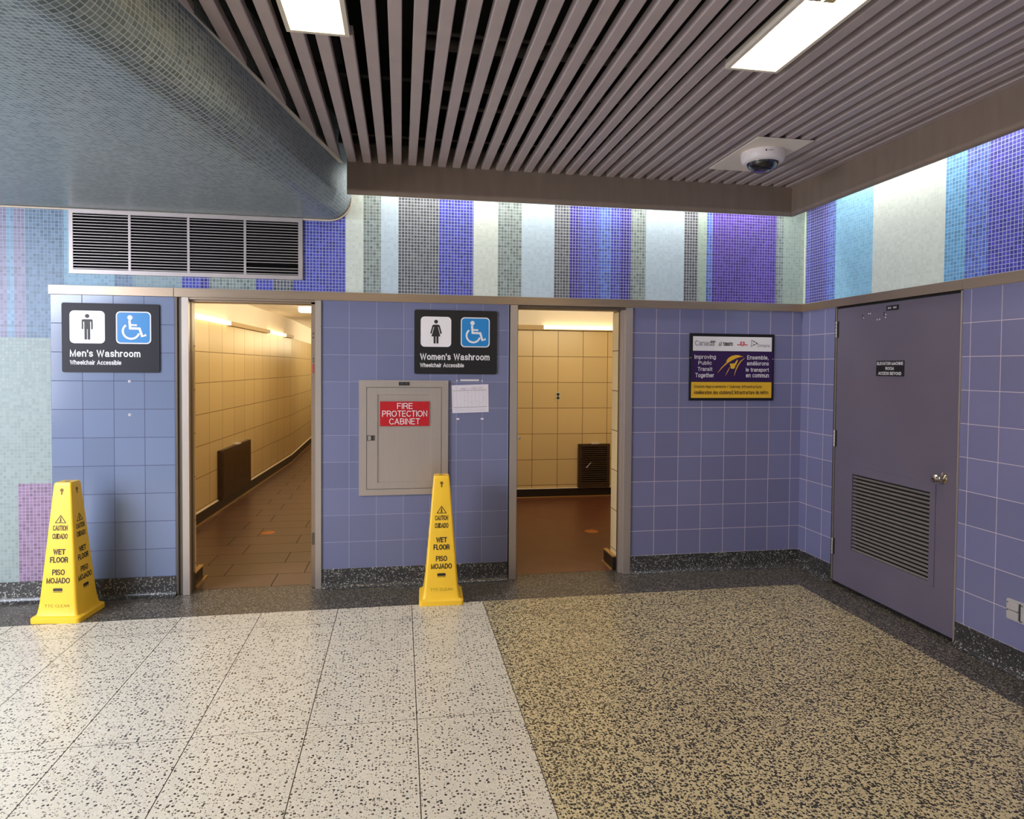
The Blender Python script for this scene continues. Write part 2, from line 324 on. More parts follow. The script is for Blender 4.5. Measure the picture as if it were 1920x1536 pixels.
# single-line skeletons of a plain grotesque alphabet: cap height 1, x-height .72
GL = {
 'A': [[(0, 0), (.39, 1), (.78, 0)], [(.13, .32), (.65, .32)]],
 'B': [[(0, 0), (0, 1)], [(0, .52), (.38, .52)]+_arc(.38, .26, .26, .26, 90, -90)+[(0, 0)], [(0, 1), (.34, 1)]+_arc(.34, .76, .24, .24, 90, -90)],
 'C': [_arc(.39, .5, .39, .5, 42, 318)], 'D': [[(0, 0), (0, 1), (.28, 1)]+_arc(.28, .5, .42, .5, 90, -90)+[(0, 0)]],
 'E': [[(.54, 1), (0, 1), (0, 0), (.56, 0)], [(0, .52), (.5, .52)]], 'F': [[(.53, 1), (0, 1), (0, 0)], [(0, .5), (.47, .5)]],
 'G': [_arc(.4, .5, .4, .5, 42, 318), [(.44, .46), (.74, .46), (.74, .0)]], 'H': [[(0, 0), (0, 1)], [(.62, 0), (.62, 1)], [(0, .52), (.62, .52)]],
 'I': [[(0, 0), (0, 1)]], 'J': [[(.42, 1), (.42, .25)]+_arc(.21, .24, .21, .24, 0, -180)], 'K': [[(0, 0), (0, 1)], [(.6, 1), (0, .36)], [(.22, .58), (.64, 0)]],
 'L': [[(0, 1), (0, 0), (.5, 0)]], 'M': [[(0, 0), (0, 1), (.38, .04), (.76, 1), (.76, 0)]], 'N': [[(0, 0), (0, 1), (.62, 0), (.62, 1)]],
 'O': [_ell(.42, .5, .42, .5)], 'P': [[(0, 0), (0, 1)], [(0, 1), (.36, 1)]+_arc(.36, .73, .27, .27, 90, -90)+[(0, .46)]],
 'R': [[(0, 0), (0, 1)], [(0, 1), (.37, 1)]+_arc(.37, .74, .26, .26, 90, -90)+[(0, .48)], [(.4, .48), (.58, .3), (.62, 0)]],
 'S': [_arc(.31, .75, .28, .25, 20, 270)+_arc(.31, .25, .31, .25, 90, -160)], 'T': [[(0, 1), (.66, 1)], [(.33, 1), (.33, 0)]],
 'U': [[(0, 1), (0, .28)]+_arc(.31, .28, .31, .28, 180, 360)+[(.62, 1)]], 'V': [[(0, 1), (.35, 0), (.7, 1)]], 'W': [[(0, 1), (.25, 0), (.5, .96), (.75, 0), (1.0, 1)]],
 'X': [[(0, 0), (.64, 1)], [(0, 1), (.64, 0)]], 'Y': [[(0, 1), (.34, .42), (.68, 1)], [(.34, .42), (.34, 0)]],
 'a': [_arc(.25, .53, .22, .19, 165, 0)+[(.47, .08), (.53, 0)], [(.47, .42), (.22, .39)]+_arc(.20, .19, .20, .19, 90, 270)+[(.33, .02), (.47, .16)]],
 'b': [[(0, 0), (0, 1)], _ell(.26, .36, .26, .36)], 'c': [_arc(.26, .36, .26, .36, 45, 315)], 'd': [[(.52, 0), (.52, 1)], _ell(.26, .36, .26, .36)],
 'e': [[(.02, .37), (.50, .37)], _arc(.26, .36, .26, .36, 2, 318)], 'f': [[(.12, 0), (.12, .8)]+_arc(.27, .82, .15, .18, 180, 80), [(0, .70), (.32, .70)]],
 'g': [_ell(.26, .36, .26, .36), [(.52, .72), (.52, -.06)]+_arc(.27, -.06, .25, .22, 0, -155)], 'h': [[(0, 0), (0, 1)], [(0, .46)]+_arc(.24, .46, .24, .26, 180, 0)+[(.48, 0)]],
 'i': [[(0, 0), (0, .70)], [(0, 1.0), (0, 1.03)]], 'l': [[(0, 0), (0, 1)]], 'm': [[(0, 0), (0, .72)], [(0, .48)]+_arc(.2, .48, .2, .24, 180, 0)+[(.4, 0)], [(.4, .48)]+_arc(.6, .48, .2, .24, 180, 0)+[(.8, 0)]],
 'n': [[(0, 0), (0, .72)], [(0, .46)]+_arc(.24, .46, .24, .26, 180, 0)+[(.48, 0)]], 'o': [_ell(.27, .36, .27, .36)], 'p': [[(0, -.28), (0, .72)], _ell(.26, .36, .26, .36)],
 'r': [[(0, 0), (0, .72)], [(0, .44)]+_arc(.24, .44, .24, .27, 180, 80)], 's': [_arc(.22, .54, .2, .18, 20, 270)+_arc(.22, .18, .22, .18, 90, -160)],
 't': [[(.13, .93), (.13, .16)]+_arc(.27, .15, .14, .15, 180, 285), [(0, .70), (.31, .70)]], 'u': [[(0, .72), (0, .26)]+_arc(.24, .26, .24, .26, 180, 360)+[(.48, .26)], [(.48, 0), (.48, .72)]],
 'v': [[(0, .72), (.25, 0), (.5, .72)]], 'w': [[(0, .72), (.19, 0), (.38, .70), (.57, 0), (.76, .72)]], 'y': [[(0, .72), (.25, .02)], [(.5, .72), (.22, -.16), (.14, -.26), (.02, -.27)]],
 "'": [[(0, .74), (.0, 1.0)]], ',': [[(.06, .04), (0, -.16)]], '/': [[(0, -.02), (.3, 1.02)]], '-': [[(0, .4), (.3, .4)]]}
GL['\u00e9'] = GL['e']+[[(.18, .86), (.34, 1.02)]]
def text(mb, s, x0, x1, z0, z1, y, mat, weight=.17, tf=None):
    """lay monoline lettering so that its outline fills the box x0..x1, z0..z1 in the xz plane at depth y"""
    st = []; cx = 0.0; gap = .16+weight*.75
    for ch in s:
        if ch == ' ': cx += .46; continue
        g_ = GL[ch]; st += [[(cx+a, b_) for a, b_ in ln_] for ln_ in g_]; cx += max(a for ln_ in g_ for a, _ in ln_)+gap
    P = [p for ln_ in st for p in ln_]
    ax, bx = min(p[0] for p in P), max(p[0] for p in P); az, bz = min(p[1] for p in P), max(p[1] for p in P)
    sz = (z1-z0)/(bz-az+weight); w_ = weight*sz; sx = (x1-x0-w_)/(bx-ax); wx = min(w_, weight*sx*1.25); wz = w_
    for si, ln_ in enumerate(st):
        ys_ = y-.00012*(si % 3)
        ln_ = [p for k, p in enumerate(ln_) if k == 0 or abs(p[0]-ln_[k-1][0])+abs(p[1]-ln_[k-1][1]) > 1e-4]
        q = [Vector((x0+w_/2+(a-ax)*sx, z0+w_/2+(b_-az)*sz)) for a, b_ in ln_]; n = len(q)
        closed = n > 4 and (q[0]-q[-1]).length < 1e-7
        if closed: q = q[:-1]; n -= 1
        L_, R_ = [], []
        for k in range(n):
            pr_ = q[k-1] if (k or closed) else None; nx_ = q[(k+1) % n] if (k < n-1 or closed) else None
            d0 = (q[k]-pr_).normalized() if pr_ is not None else None; d1 = (nx_-q[k]).normalized() if nx_ is not None else None
            if d0 is None: d0 = d1
            if d1 is None: d1 = d0
            t_ = d0+d1
            t_ = t_.normalized() if t_.length > 1e-4 else d1
            nn = Vector((-t_.y, t_.x)); c = max(.42, abs(t_.dot(d1)))
            half = Vector((nn.x*wx, nn.y*wz))/2/c
            e = Vector((0, 0))
            if not closed and k == 0 and n > 1: e = -d1*wz/2*(1 if abs(d1.y) > abs(d1.x) else wx/wz)
            if not closed and k == n-1 and n > 1: e = d0*wz/2*(1 if abs(d0.y) > abs(d0.x) else wx/wz)
            L_.append(q[k]+half+e); R_.append(q[k]-half+e)
        for k in range(n if closed else n-1):
            j = (k+1) % n; pts = [(v_.x, ys_, v_.y) for v_ in (L_[k], R_[k], R_[j], L_[j])]
            mb.face([tf(p) for p in pts] if tf else pts, mat)

# ================================================================== SETTING
T = .2032; ZB = .146; ZR = 2.178; ZT = 2.24      # tile, top of base, underside and top of the steel rail
# ---- floor
mb = MB()
def fcell(x0, x1, y0, y1, mat): mb.face([(x0, y0, 0), (x1, y0, 0), (x1, y1, 0), (x0, y1, 0)], mat)
xs = [-11.0] + [-2.782-.5055*k for k in range(12, 0, -1)] + [-2.782, -.29]
ys = [-8.0, -7.0, -5.74, -4.48, -3.22, -1.96, -.70, -.446]
g = .0022
for i in range(len(xs)-1):
    for j in range(len(ys)-1):
        mt = 'terrazzo_light' if xs[i+1] <= -2.78 else 'terrazzo_dark'
        gx1 = g if xs[i+1] < -.3 else 0; gx0 = g if i else 0; gy1 = g*.7 if j < len(ys)-2 else 0; gy0 = g*.7 if j else 0
        fcell(xs[i]+gx0, xs[i+1]-gx1, ys[j]+gy0, ys[j+1]-gy1, mt)
fcell(-.29, .1, -8, -.446, 'terrazzo_border')
fcell(-11, .1, -.446, .11, 'terrazzo_border')
struct(mb.build('floor', weld=False))
mb = MB(); mb.face([(-11, -8, -.0015), (.1, -8, -.0015), (.1, -.446, -.0015), (-11, -.446, -.0015)], 'seam'); struct(mb.build('floor'))
mb = MB(); mb.face([(-8, .105, .0), (-3.6, .105, .0), (-3.6, 14.2, .0), (-8, 14.2, .0)], 'washfloor', uvs=[(-8.2, .0), (-3.8, .0), (-3.8, 14.1), (-8.2, 14.1)])
mb.face([(-3.55, .105, .0), (.3, .105, .0), (.3, 3.3, .0), (-3.55, 3.3, .0)], 'washfloor_w'); struct(mb.build('floor'))

# ---- back wall: blue tile panels
D0, D1 = (-4.98, -3.955), (-2.53, -1.512)        # the two washroom openings
mb = MB()
mb.box(-5.795, D0[0], 0, .12, ZB, ZR, 'tile_left', (-5.796, 0, ZB)); mb.box(-5.795, D0[0], .012, .12, -.02, ZB, 'dark_gap')
mb.box(D0[1], D1[0], 0, .12, ZB, ZR, 'tile_mid', (-3.957, 0, ZB)); mb.box(D0[1], D1[0], .012, .12, -.02, ZB, 'dark_gap')
mb.box(D1[1], .1, 0, .12, ZB, ZR, 'tile_right', (-1.512, 0, ZB)); mb.box(D1[1], .1, .012, .12, -.02, ZB, 'dark_gap')
struct(mb.build('wall_back', weld=False))
# ---- back wall: mosaic stripes above the rail and left of the tile
mb = MB(); ym = .014
stripes = [(-11, 'lightblue'), (-6.12, 'rust'), (-6.075, 'lightblue'), (-6.03, 'rust'), (-5.957, 'slate'), (-5.711, 'aqua'), (-5.386, 'slate'), (-5.263, 'sage'), (-4.936, 'blue'), (-4.809, 'violet'),
           (-4.751, 'grey'), (-4.426, 'blue'), (-4.302, 'char'), (-4.162, 'blue'), (-3.781, 'white'), (-3.651, 'grey'), (-3.521, 'pale'), (-3.390, 'char'), (-3.082, 'blue'), (-2.814, 'white'),
           (-2.621, 'grey'), (-2.430, 'pale'), (-2.168, 'char'), (-2.041, 'violet'), (-1.955, 'blue'), (-1.80, 'mid'), (-1.70, 'blue'), (-1.615, 'violet'), (-1.530, 'grey'), (-1.403, 'pale'), (-1.071, 'char'),
           (-.949, 'mint'), (-.874, 'mid'), (-.822, 'purple'), (-.245, 'grey'), (-.181, 'mint'), (.1, None)]
ZH = 3.42
for (a, ma), (b_, _) in zip(stripes, stripes[1:]):
    z0 = 1.869 if b_ <= -5.7 else ZR
    parts_ = [(a, b_, z0)] if not (a < -5.79 < b_) else [(a, -5.79, 1.869), (-5.79, b_, ZR)]
    for x0, x1, zz in parts_: mb.face([(x0, ym, zz), (x1, ym, zz), (x1, ym, ZH), (x0, ym, ZH)], MOS[ma], None, (a, 0, 1.869))
mb.face([(-11, ym, ZB), (-6.02, ym, ZB), (-6.02, ym, 1.869), (-11, ym, 1.869)], MOS['palegrey'], None, (-6.02, 0, 1.869))
mb.face([(-6.02, ym, .842), (-5.79, ym, .842), (-5.79, ym, 1.869), (-6.02, ym, 1.869)], MOS['palegrey'], None, (-6.02, 0, 1.869))
mb.face([(-6.02, ym, ZB), (-5.79, ym, ZB), (-5.79, ym, .842), (-6.02, ym, .842)], MOS['mauve'], None, (-6.02, 0, .842))
mb.box(-11, .1, ym+.004, .12, ZR, ZH, 'plaster'); mb.box(-11, -5.795, ym+.004, .12, -.02, ZR, 'plaster')
struct(mb.build('wall_back', weld=False))
# ---- right wall
DY0, DY1 = -.437, -1.612
mb = MB()
mb.box(0, .12, DY0, .0, ZB, ZR, 'tile_right', (0, -.102, ZB)); mb.box(0, .12, -7.5, DY1, ZB, ZR, 'tile_right', (0, -1.872, ZB))
mb.box(.012, .12, DY0, 0, -.02, ZB, 'dark_gap'); mb.box(.012, .12, -7.5, DY1, -.02, ZB, 'dark_gap')
rs = [(0, 'mint'), (-.018, 'indigo'), (-.075, 'violet'), (-.25, 'indigo'), (-.307, 'mid'), (-.392, 'sky'), (-.807, 'white'), (-1.447, 'teal'), (-1.60, 'mid'), (-1.756, 'indigo'), (-2.35, 'mid'), (-2.7, 'white'), (-3.1, 'blue'), (-3.6, 'sky'), (-4.2, 'char'), (-7.5, None)]
for (a, ma), (b_, _) in zip(rs, rs[1:]):
    mb.face([(ym, a, ZR), (ym, b_, ZR), (ym, b_, ZH), (ym, a, ZH)], MOS[ma], None, (0, a, 1.869))
mb.box(ym+.004, .12, -7.5, .1, ZR, ZH, 'plaster')
struct(mb.build('wall_right', weld=False))
# ---- steel rail capping the tile
mb = MB()
mb.box(-5.80, -4.985, -.016, .03, ZR, ZT, 'steel_h'); mb.box(-4.981, 0, -.016, .03, ZR, ZT, 'steel_h')
mb.box(-.016, .03, -1.618, -.014, ZR, ZT, 'steel_h'); mb.box(-.019, .03, -7.5, -1.622, ZR, ZT, 'steel_h')
struct(mb.build('trim_1', weld=False))
# ---- coved terrazzo base
def cove(mb, p0, p1, n, ztop=ZB):
    """profile swept from p0 to p1; n = outward direction"""
    prof = [(.0, ztop), (.004, ztop-.004), (.004, .045)] + [(.004+.034*(1-math.cos(R(a))), .045-.043*math.sin(R(a))) for a in (20, 40, 60, 75, 90)] + [(.045, 0.0006)]
    p0, p1, n = Vector(p0), Vector(p1), Vector(n)
    for (o0, z0), (o1, z1) in zip(prof, prof[1:]):
        a = p0+n*o0; b_ = p1+n*o0; c = p1+n*o1; d = p0+n*o1
        mb.face([(d.x, d.y, z1), (c.x, c.y, z1), (b_.x, b_.y, z0), (a.x, a.y, z0)], 'terrazzo_base')
    for q in (p0, p1):
        mb.face([(q.x+n.x*o, q.y+n.y*o, z) for o, z in prof]+[(q.x, q.y, 0)], 'terrazzo_base')
mb = MB(); cove(mb, (-11, .012, 0), (-5.8, .012, 0), (0, -1, 0)); cove(mb, (-5.8, 0, 0), (D0[0], 0, 0), (0, -1, 0)); cove(mb, (D0[1], 0, 0), (D1[0], 0, 0), (0, -1, 0)); cove(mb, (D1[1], 0, 0), (0, 0, 0), (0, -1, 0))
struct(mb.build('baseboard_back', smooth=True))
mb = MB(); cove(mb, (0, DY0, 0), (0, 0, 0), (-1, 0, 0)); cove(mb, (0, -7.5, 0), (0, DY1, 0), (-1, 0, 0)); struct(mb.build('baseboard_right', smooth=True))

# ---- tiled bulkhead on the left: flat underside with a rolled edge running off to the left front
mb = MB(); rad = .165; zs = 2.785
def prof_at():
    pr = [(0.0, 3.42), (0.0, 3.2), (0.0, zs+rad)]
    for k in range(1, 9):
        a = R(90*k/8); pr.append((-rad*(1-math.cos(a)), zs+rad-rad*math.sin(a)))
    pr += [(-.8, zs), (-2.0, zs), (-4.0, zs), (-7.5, zs)]
    return pr
pr = prof_at(); L = [0.0]
for a, b_ in zip(pr, pr[1:]): L.append(L[-1]+math.hypot(b_[0]-a[0], b_[1]-a[1]))
yy = [.012, -.6, -1.3, -2.0, -2.8, -3.6, -4.6]
for y0, y1 in zip(yy, yy[1:]):
    e0, e1 = -3.745+.2135*y0, -3.745+.2135*y1
    for k in range(len(pr)-1):
        (a, za), (b_, zb) = pr[k], pr[k+1]
        mb.face([(e0+a, y0, za), (e1+a, y1, za), (e1+b_, y1, zb), (e0+b_, y0, zb)], 'soffit', uvs=[(y0, L[k]), (y1, L[k]), (y1, L[k+1]), (y0, L[k+1])])
e1 = -3.745+.2135*yy[-1]
mb.face([(e1+a, yy[-1], z) for a, z in pr]+[(e1-7.5, yy[-1], 3.42)], 'plaster')
struct(mb.build('ceiling', smooth=True))
# cream bead where the bulkhead meets the mosaic wall
mb = MB(); pp = [(-3.745+a, z) for a, z in pr[2:]]
pp = [(-3.737, 2.95)] + [(-3.737-(rad+.0)*(1-math.cos(R(a))), zs-.008+rad-rad*math.sin(R(a))) for a in range(0, 91, 9)] + [(-11, zs-.008)]
for a, b_ in zip(pp, pp[1:]):
    mb.tube((a[0], .006, a[1]), (b_[0], .006, b_[1]), .0065, 8, 'bead')
struct(mb.build('trim_2'))

# ---- slatted ceiling
ZC = 3.12; YF = -.33; XF = -.33
TRO = [(-3.852, -3.590, -3.36, -2.125), (-1.853, -1.585, -3.40, -2.145)]     # x0,x1,y0,y1 of the two light fittings in view
PLATE = (-1.205, -.830, -1.323, -.672)
mb = MB(); x = -3.739-.1048*9
def trim_y(xx): return (xx+3.700)/.2316
nsl = 0
while x < XF-.03:
    x1 = x+.0575; ys_ = YF+.012 if x > -3.745 else trim_y(x1)
    spans = [(-6.6, ys_)]
    for tx0, tx1, ty0, ty1 in TRO:
        if x1 > tx0+.004 and x < tx1-.004:
            ns = []
            for a, b_ in spans:
                if ty0 > a: ns.append((a, min(b_, ty0)))
                if ty1 < b_: ns.append((max(a, ty1), b_))
            spans = ns
    for a, b_ in spans:
        if b_-a < .02: continue
        h = .042; r = .004
        mb.prism([(x+r, ZC), (x, ZC+r), (x, ZC+h), (x1, ZC+h), (x1, ZC+r), (x1-r, ZC)], a, b_, 'slat', 1)
    x += .1048
struct(mb.build('ceiling', weld=False))
# bearers, angle along the bulkhead, dark void above
mb = MB()
for k, yb in enumerate((-.50, -1.55, -2.62, -3.7, -4.8, -5.9)):
    mb.box(-3.70+.2316*yb+.03, XF, yb-.02, yb+.02, ZC+.075, ZC+.12, 'plenum')
struct(mb.build('ceiling', weld=False))
mb = MB()
for k in range(24):
    y0, y1 = -.30-.25*k, -.30-.25*(k+1)
    x0, x1 = -3.700+.2316*y0, -3.700+.2316*y1
    for (dx, dz), (ex, ez) in (((0, 0), (-.030, 0)), ((-.030, 0), (-.030, .05)), ((0, 0), (0, .006))):
        mb.face([(x0+dx, y0, ZC-.004+dz), (x1+dx, y1, ZC-.004+dz), (x1+ex, y1, ZC-.004+ez), (x0+ex, y0, ZC-.004+ez)], 'troffer_frame')
struct(mb.build('trim_3'))
mb = MB()
mb.box(-6.2, .1, -7.0, .1, 3.95, 4.0, 'plenum'); mb.box(-6.2, XF, YF+.06, YF+.08, ZC+.2, 3.95, 'plenum'); mb.box(XF+.06, XF+.08, -7, YF+.06, ZC+.2, 3.95, 'plenum')
mb.box(-6.2, -6.15, -7, .1, 3.42, 3.95, 'plenum'); mb.box(-6.2, .1, -7.05, -7.0, 3.2, 4.0, 'plenum'); mb.box(-11, -3.70, -4.6, .1, 3.42, 3.45, 'plenum')
mb.box(-3.8, .12, YF+.06, .1, 3.42, 3.45, 'plaster'); mb.box(XF+.06, .12, -7, .1, 3.42, 3.45, 'plaster')
struct(mb.build('ceiling', weld=False))
# fascia
mb = MB()
def fpro(): 
    return [(0, ZC+.2), (0, 2.945), (.006, 2.935), (.006, 2.918), (.0, 2.905), (-.010, 2.899), (-.024, 2.897), (-.034, 2.903), (-.034, ZC+.2)]
for (a, za), (b_, zb) in zip(fpro(), fpro()[1:]):
    xa, xb = XF-0, XF-0
    # back run (outward = -y), mitred into the right run (outward = -x)
    mb.face([(-3.745, YF-a, za), (XF-a, YF-a, za), (XF-b_, YF-b_, zb), (-3.745, YF-b_, zb)], 'fascia')
    mb.face([(XF-a, YF-a, za), (XF-a, -7, za), (XF-b_, -7, zb), (XF-b_, YF-b_, zb)], 'fascia')
mb.face([(-3.745, YF-a, z) for a, z in fpro()], 'fascia')
struct(mb.build('trim_4', smooth=True, weld=True))

# ---- plenum services seen between the slats
def pipe(name, y, z, r, label, cat, x0=-3.3, x1=-.5, mat='pipe'):
    mb = MB(); mb.tube((x0, y, z), (x1, y, z), r, 14); tag(mb.build(name, mat, smooth=True), label, cat)
pipe('conduit', -1.62, 3.42, .012, 'thin conduit above the slats, the one farthest from the washroom doorways', 'pipe')
pipe('water_pipe', -1.42, 3.46, .035, 'thickest grey pipe running across above the ceiling slats', 'pipe')
pipe('cable_tube', -.86, 3.34, .014, 'thin cable tube above the slats, the one next to the washroom wall', 'pipe', -3.2, -1.0)
pipe('steel_pipe', -1.02, 3.40, .022, 'medium steel pipe second from the washroom wall above the slats', 'pipe', -3.2, -.8)

# ================================================================== DOORS
# men's opening (x -4.98..-3.955)
d1 = struct(thing('door_1', '', '', (0, 0, 0))); del d1['label'], d1['category']
mb = MB()
mb.box(-4.932, -4.886, -.012, .03, 0.002, ZR-.002, 'steel'); mb.box(-4.98, -4.965, -.002, .05, 0.002, ZR-.002, 'steel_dark'); mb.box(-4.965, -4.932, .012, .05, 0.002, ZR-.002, 'steel_dark')
mb.box(-4.892, -4.884, .03, .075, 0.002, 2.16, 'steel_dark'); mb.box(-4.898, -4.886, .075, .105, .14, 2.16, 'steel'); mb.box(-4.91, -4.89, .105, .125, .002, 2.16, 'dark_gap'); mb.box(-4.898, -4.886, .07, .105, .002, .14, 'basedark')
mb.build('jamb', None, d1, weld=False)
mb = MB(); mb.box(-4.000, -3.957, -.012, .03, .002, ZR-.002, 'steel'); mb.box(-4.034, -4.000, .03, .11, .002, 2.165, 'steel_h')
for zz in (1.93, 1.90, 1.72, 1.74): mb.box(-4.022, -4.014, .028, .031, zz-.005, zz+.005, 'ink')
mb.box(-4.024, -4.014, .027, .031, 1.63, 1.70, 'ttcred'); mb.box(-4.03, -4.012, .026, .031, .33, .42, 'steel_dark')
mb.build('jamb', None, d1, weld=False)
mb = MB(); mb.box(-4.886, -4.0, -.004, .03, 2.163, ZR-.001, 'steel_h'); mb.box(-4.886, -4.0, .03, .12, 2.150, 2.175, 'steel_h'); mb.build('door_head', None, d1, weld=False)
# women's opening (x -2.53..-1.512)
d2 = struct(thing('door_2', '', '')); del d2['label'], d2['category']
mb = MB(); mb.box(-2.530, -2.521, .004, .03, .002, ZR-.002, 'dark_gap'); mb.box(-2.521, -2.462, -.010, .03, .002, ZR-.002, 'steel'); mb.box(-2.475, -2.452, .03, .12, .002, 2.165, 'steel_dark')
mb.build('jamb', None, d2, weld=False)
mb = MB(); mb.box(-2.452, -2.436, .121, .20, .93, .945, 'chrome'); mb.lathe([(0, 0), (.012, .002), (.014, .012), (.012, .022), (0, .024)], 14, 'y', (-2.425, .10, 1.117)); mb.tube((-2.45, .125, 1.117), (-2.42, .125, 1.117), .008, 10)
mb.build('door_bolt', 'chrome', d2, smooth=True)
mb = MB()
mb.box(-1.572, -1.514, -.012, .03, .002, ZR-.002, 'steel'); mb.box(-1.590, -1.572, .012, .05, .002, ZR-.002, 'steel'); mb.box(-1.600, -1.576, .05, .09, .002, 2.16, 'steel_dark'); mb.box(-1.604, -1.590, .03, .05, .002, 2.16, 'steel')
mb.build('jamb', None, d2, weld=False)
mb = MB(); mb.box(-2.462, -1.572, .0, .12, 2.158, ZR-.001, 'steel_dark'); mb.build('door_head', None, d2, weld=False)
# grey service door on the right wall
d3 = struct(thing('door_3', '', '', (0, 0, 0), -math.pi/2)); del d3['label'], d3['category']      # local x runs along -y, local -y is outward (-x)
A0, A1, Z0, Z1 = .464, 1.597, .030, 2.160
LV = (.672, 1.404, .325, .902)
mb = MB(); mb.ring((A0, A1, Z0, Z1), LV, -.004, .04, 'door'); leaf = mb.build('door_leaf', None, d3, weld=False)
mb = MB(); o_ = (.650, 1.448, .300, .962)
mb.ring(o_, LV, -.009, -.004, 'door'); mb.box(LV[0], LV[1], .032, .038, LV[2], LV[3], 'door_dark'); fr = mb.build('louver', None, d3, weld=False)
mb = MB(); n = 21; hh = (LV[3]-LV[2])/n
for k in range(n):
    z = LV[2]+hh*(k+.12)
    mb.prism([(-.006, z), (-.003, z-.001), (.008, z+hh*.36), (.005, z+hh*.42)], LV[0], LV[1], 'blade', 0)
mb.build('blade', None, fr, weld=False)
mb = MB()
mb.box(.437, .462, -.008, .06, .002, ZR-.004, 'steel_dark'); mb.box(.455, .462, -.011, -.008, .04, ZR-.01, 'steel')
mb.box(1.600, 1.612, -.006, .06, .002, ZR-.004, 'steel'); mb.box(.462, 1.60, .02, .06, 2.162, ZR-.002, 'dark_gap'); mb.box(.437, 1.612, .045, .12, .0, ZR-.002, 'dark_gap')
mb.build('door_frame', None, d3, weld=False)
for zc in (2.0, 1.15, .30):
    mb = MB()
    for k in range(5): mb.tube((.462, -.012, zc-.062+.0255*k), (.462, -.012, zc-.062+.0255*k+.022), .0075, 10, 'chrome' if zc > 1.9 else 'steel')
    mb.box(.465, .482, -.0055, -.003, zc-.064, zc+.064, 'dark_gap'); mb.box(.44, .462, -.0095, -.007, zc-.064, zc+.064, 'steel_dark')
    mb.build('hinge', None, d3, weld=False)
mb = MB(); mb.lathe([(.036, 0), (.036, -.006), (.030, -.012), (.016, -.014), (.013, -.035), (.018, -.042), (.027, -.052), (.029, -.064), (.024, -.074), (.010, -.077), (0, -.077)], 28, 'y', (1.501, -.004, 1.009))
kn = mb.build('door_knob', 'chrome', d3, smooth=True)
mb = MB(); mb.disc(1.501, 1.009, .006, -.0825, 'ink', 12); mb.build('keyhole', None, kn)
mb = MB()
for (px_, pz) in ((.742, 2.088), (.744, 2.065), (.960, 2.092), (.958, 2.075)): mb.disc(px_, pz, .006, -.0048, 'rubber', 10)
for (px_, pz) in ((.752, 2.068), (.805, 2.097), (.823, 2.096), (.893, 2.047), (.917, 2.048), (.975, 2.078), (.973, 2.058)): mb.disc(px_, pz, .0055, -.0048, 'plastic', 10)
mb.build('residue_dots', None, leaf)
def rplate(name, x0, x1, z0, z1, label, cat, rows, bold):
    t = thing(name, label, cat, (-.004, -(x0+x1)/2, z0), -math.pi/2)
    w2 = (x1-x0)/2; h = z1-z0
    mb = MB(); mb.box(-w2, w2, -.004, 0, 0, h); mb.build('plate', 'black', t, bev=.0008)
    for s_, fw, f0, f1 in rows:
        mb = MB(); text(mb, s_, -w2*fw, w2*fw, h*f0, h*f1, -.0046, 'white', .2); mb.build('lettering', None, t)
    return t
rplate('door_sign', .897, 1.159, 1.644, 1.752, 'small black sign in the middle of the grey service door reading elevator machine room', 'sign',
       [('ELEVATOR MACHINE', .94, .72, .92), ('ROOM', .30, .40, .60), ('ACCESS BEYOND', .83, .08, .28)], .022)
t = thing('number_tag', 'tiny black tag at the top of the grey service door', 'tag', (-.004, -1.039, 2.103), -math.pi/2)
mb = MB(); mb.box(-.056, .056, -.003, 0, 0, .034); mb.build('plate', 'black', t)
mb = MB(); 
for q_ in ((-.038, -.028, -.016), (.012, .022, .034)):
    mb = MB()
    for x_ in q_: mb.flat([(x_-.003, .011), (x_+.003, .011), (x_+.004, .023), (x_-.002, .023)], -.0036, 'plastic')
    mb.build('worn_print', None, t)

# ================================================================== WASHROOM INTERIORS
# men's corridor: left wall runs back and bends
zc_m = 2.50
LW = [(-5.565, .28), (-5.474, 2.188), (-5.256, 6.77), (-5.30, 9.4), (-5.34, 14.0)]
mb = MB(); s = -1.91-.40
seg = [-2.31, -.40, 4.186+.0, 6.8, 11.4]
seg = [0.0]
for a, b_ in zip(LW, LW[1:]): seg.append(seg[-1]+math.hypot(b_[0]-a[0], b_[1]-a[1]))
off = -(seg[1]+.401) + .455*10
for k in range(len(LW)-1):
    (xa, ya), (xb, yb) = LW[k], LW[k+1]; u0, u1 = seg[k]+off, seg[k+1]+off
    if k >= 2: u0, u1 = seg[k]-seg[2], seg[k+1]-seg[2]
    mb.face([(xa, ya, 0), (xb, yb, 0), (xb, yb, 2.165), (xa, ya, 2.165)], 'washtile_m', uvs=[(u0, .3345-.158), (u1, .3345-.158), (u1, 2.165+.1765), (u0, 2.165+.1765)])
    mb.face([(xa, ya, 2.165), (xb, yb, 2.165), (xb, yb, zc_m), (xa, ya, zc_m)], 'plaster')
# remaining enclosure: reveal walls, right wall, end wall, ceiling
mb.box(-4.932, -4.926, .12, .28, .11, 2.16, 'washtile_m', (0, 0, .158)); mb.face([(-5.6, .285, 0), (-4.93, .285, 0), (-4.93, .285, zc_m), (-5.6, .285, zc_m)], 'washtile_m')
mb.box(-4.03, -3.97, .12, .28, 0, 2.16, 'washtile_m'); mb.face([(-3.97, .28, 0), (-3.97, 14.0, 0), (-3.97, 14.0, zc_m), (-3.97, .28, zc_m)], 'washtile_m')
mb.face([(-5.4, 14, 0), (-3.9, 14, 0), (-3.9, 14, zc_m), (-5.4, 14, zc_m)], 'washtile_m')
mb.face([(-5.7, .12, zc_m), (-3.9, .12, zc_m), (-3.9, 14, zc_m), (-5.7, 14, zc_m)], 'plaster')
mb.box(-5.0, -3.9, .121, .28, 2.16, zc_m, 'plaster')
struct(mb.build('wall_left', weld=False))
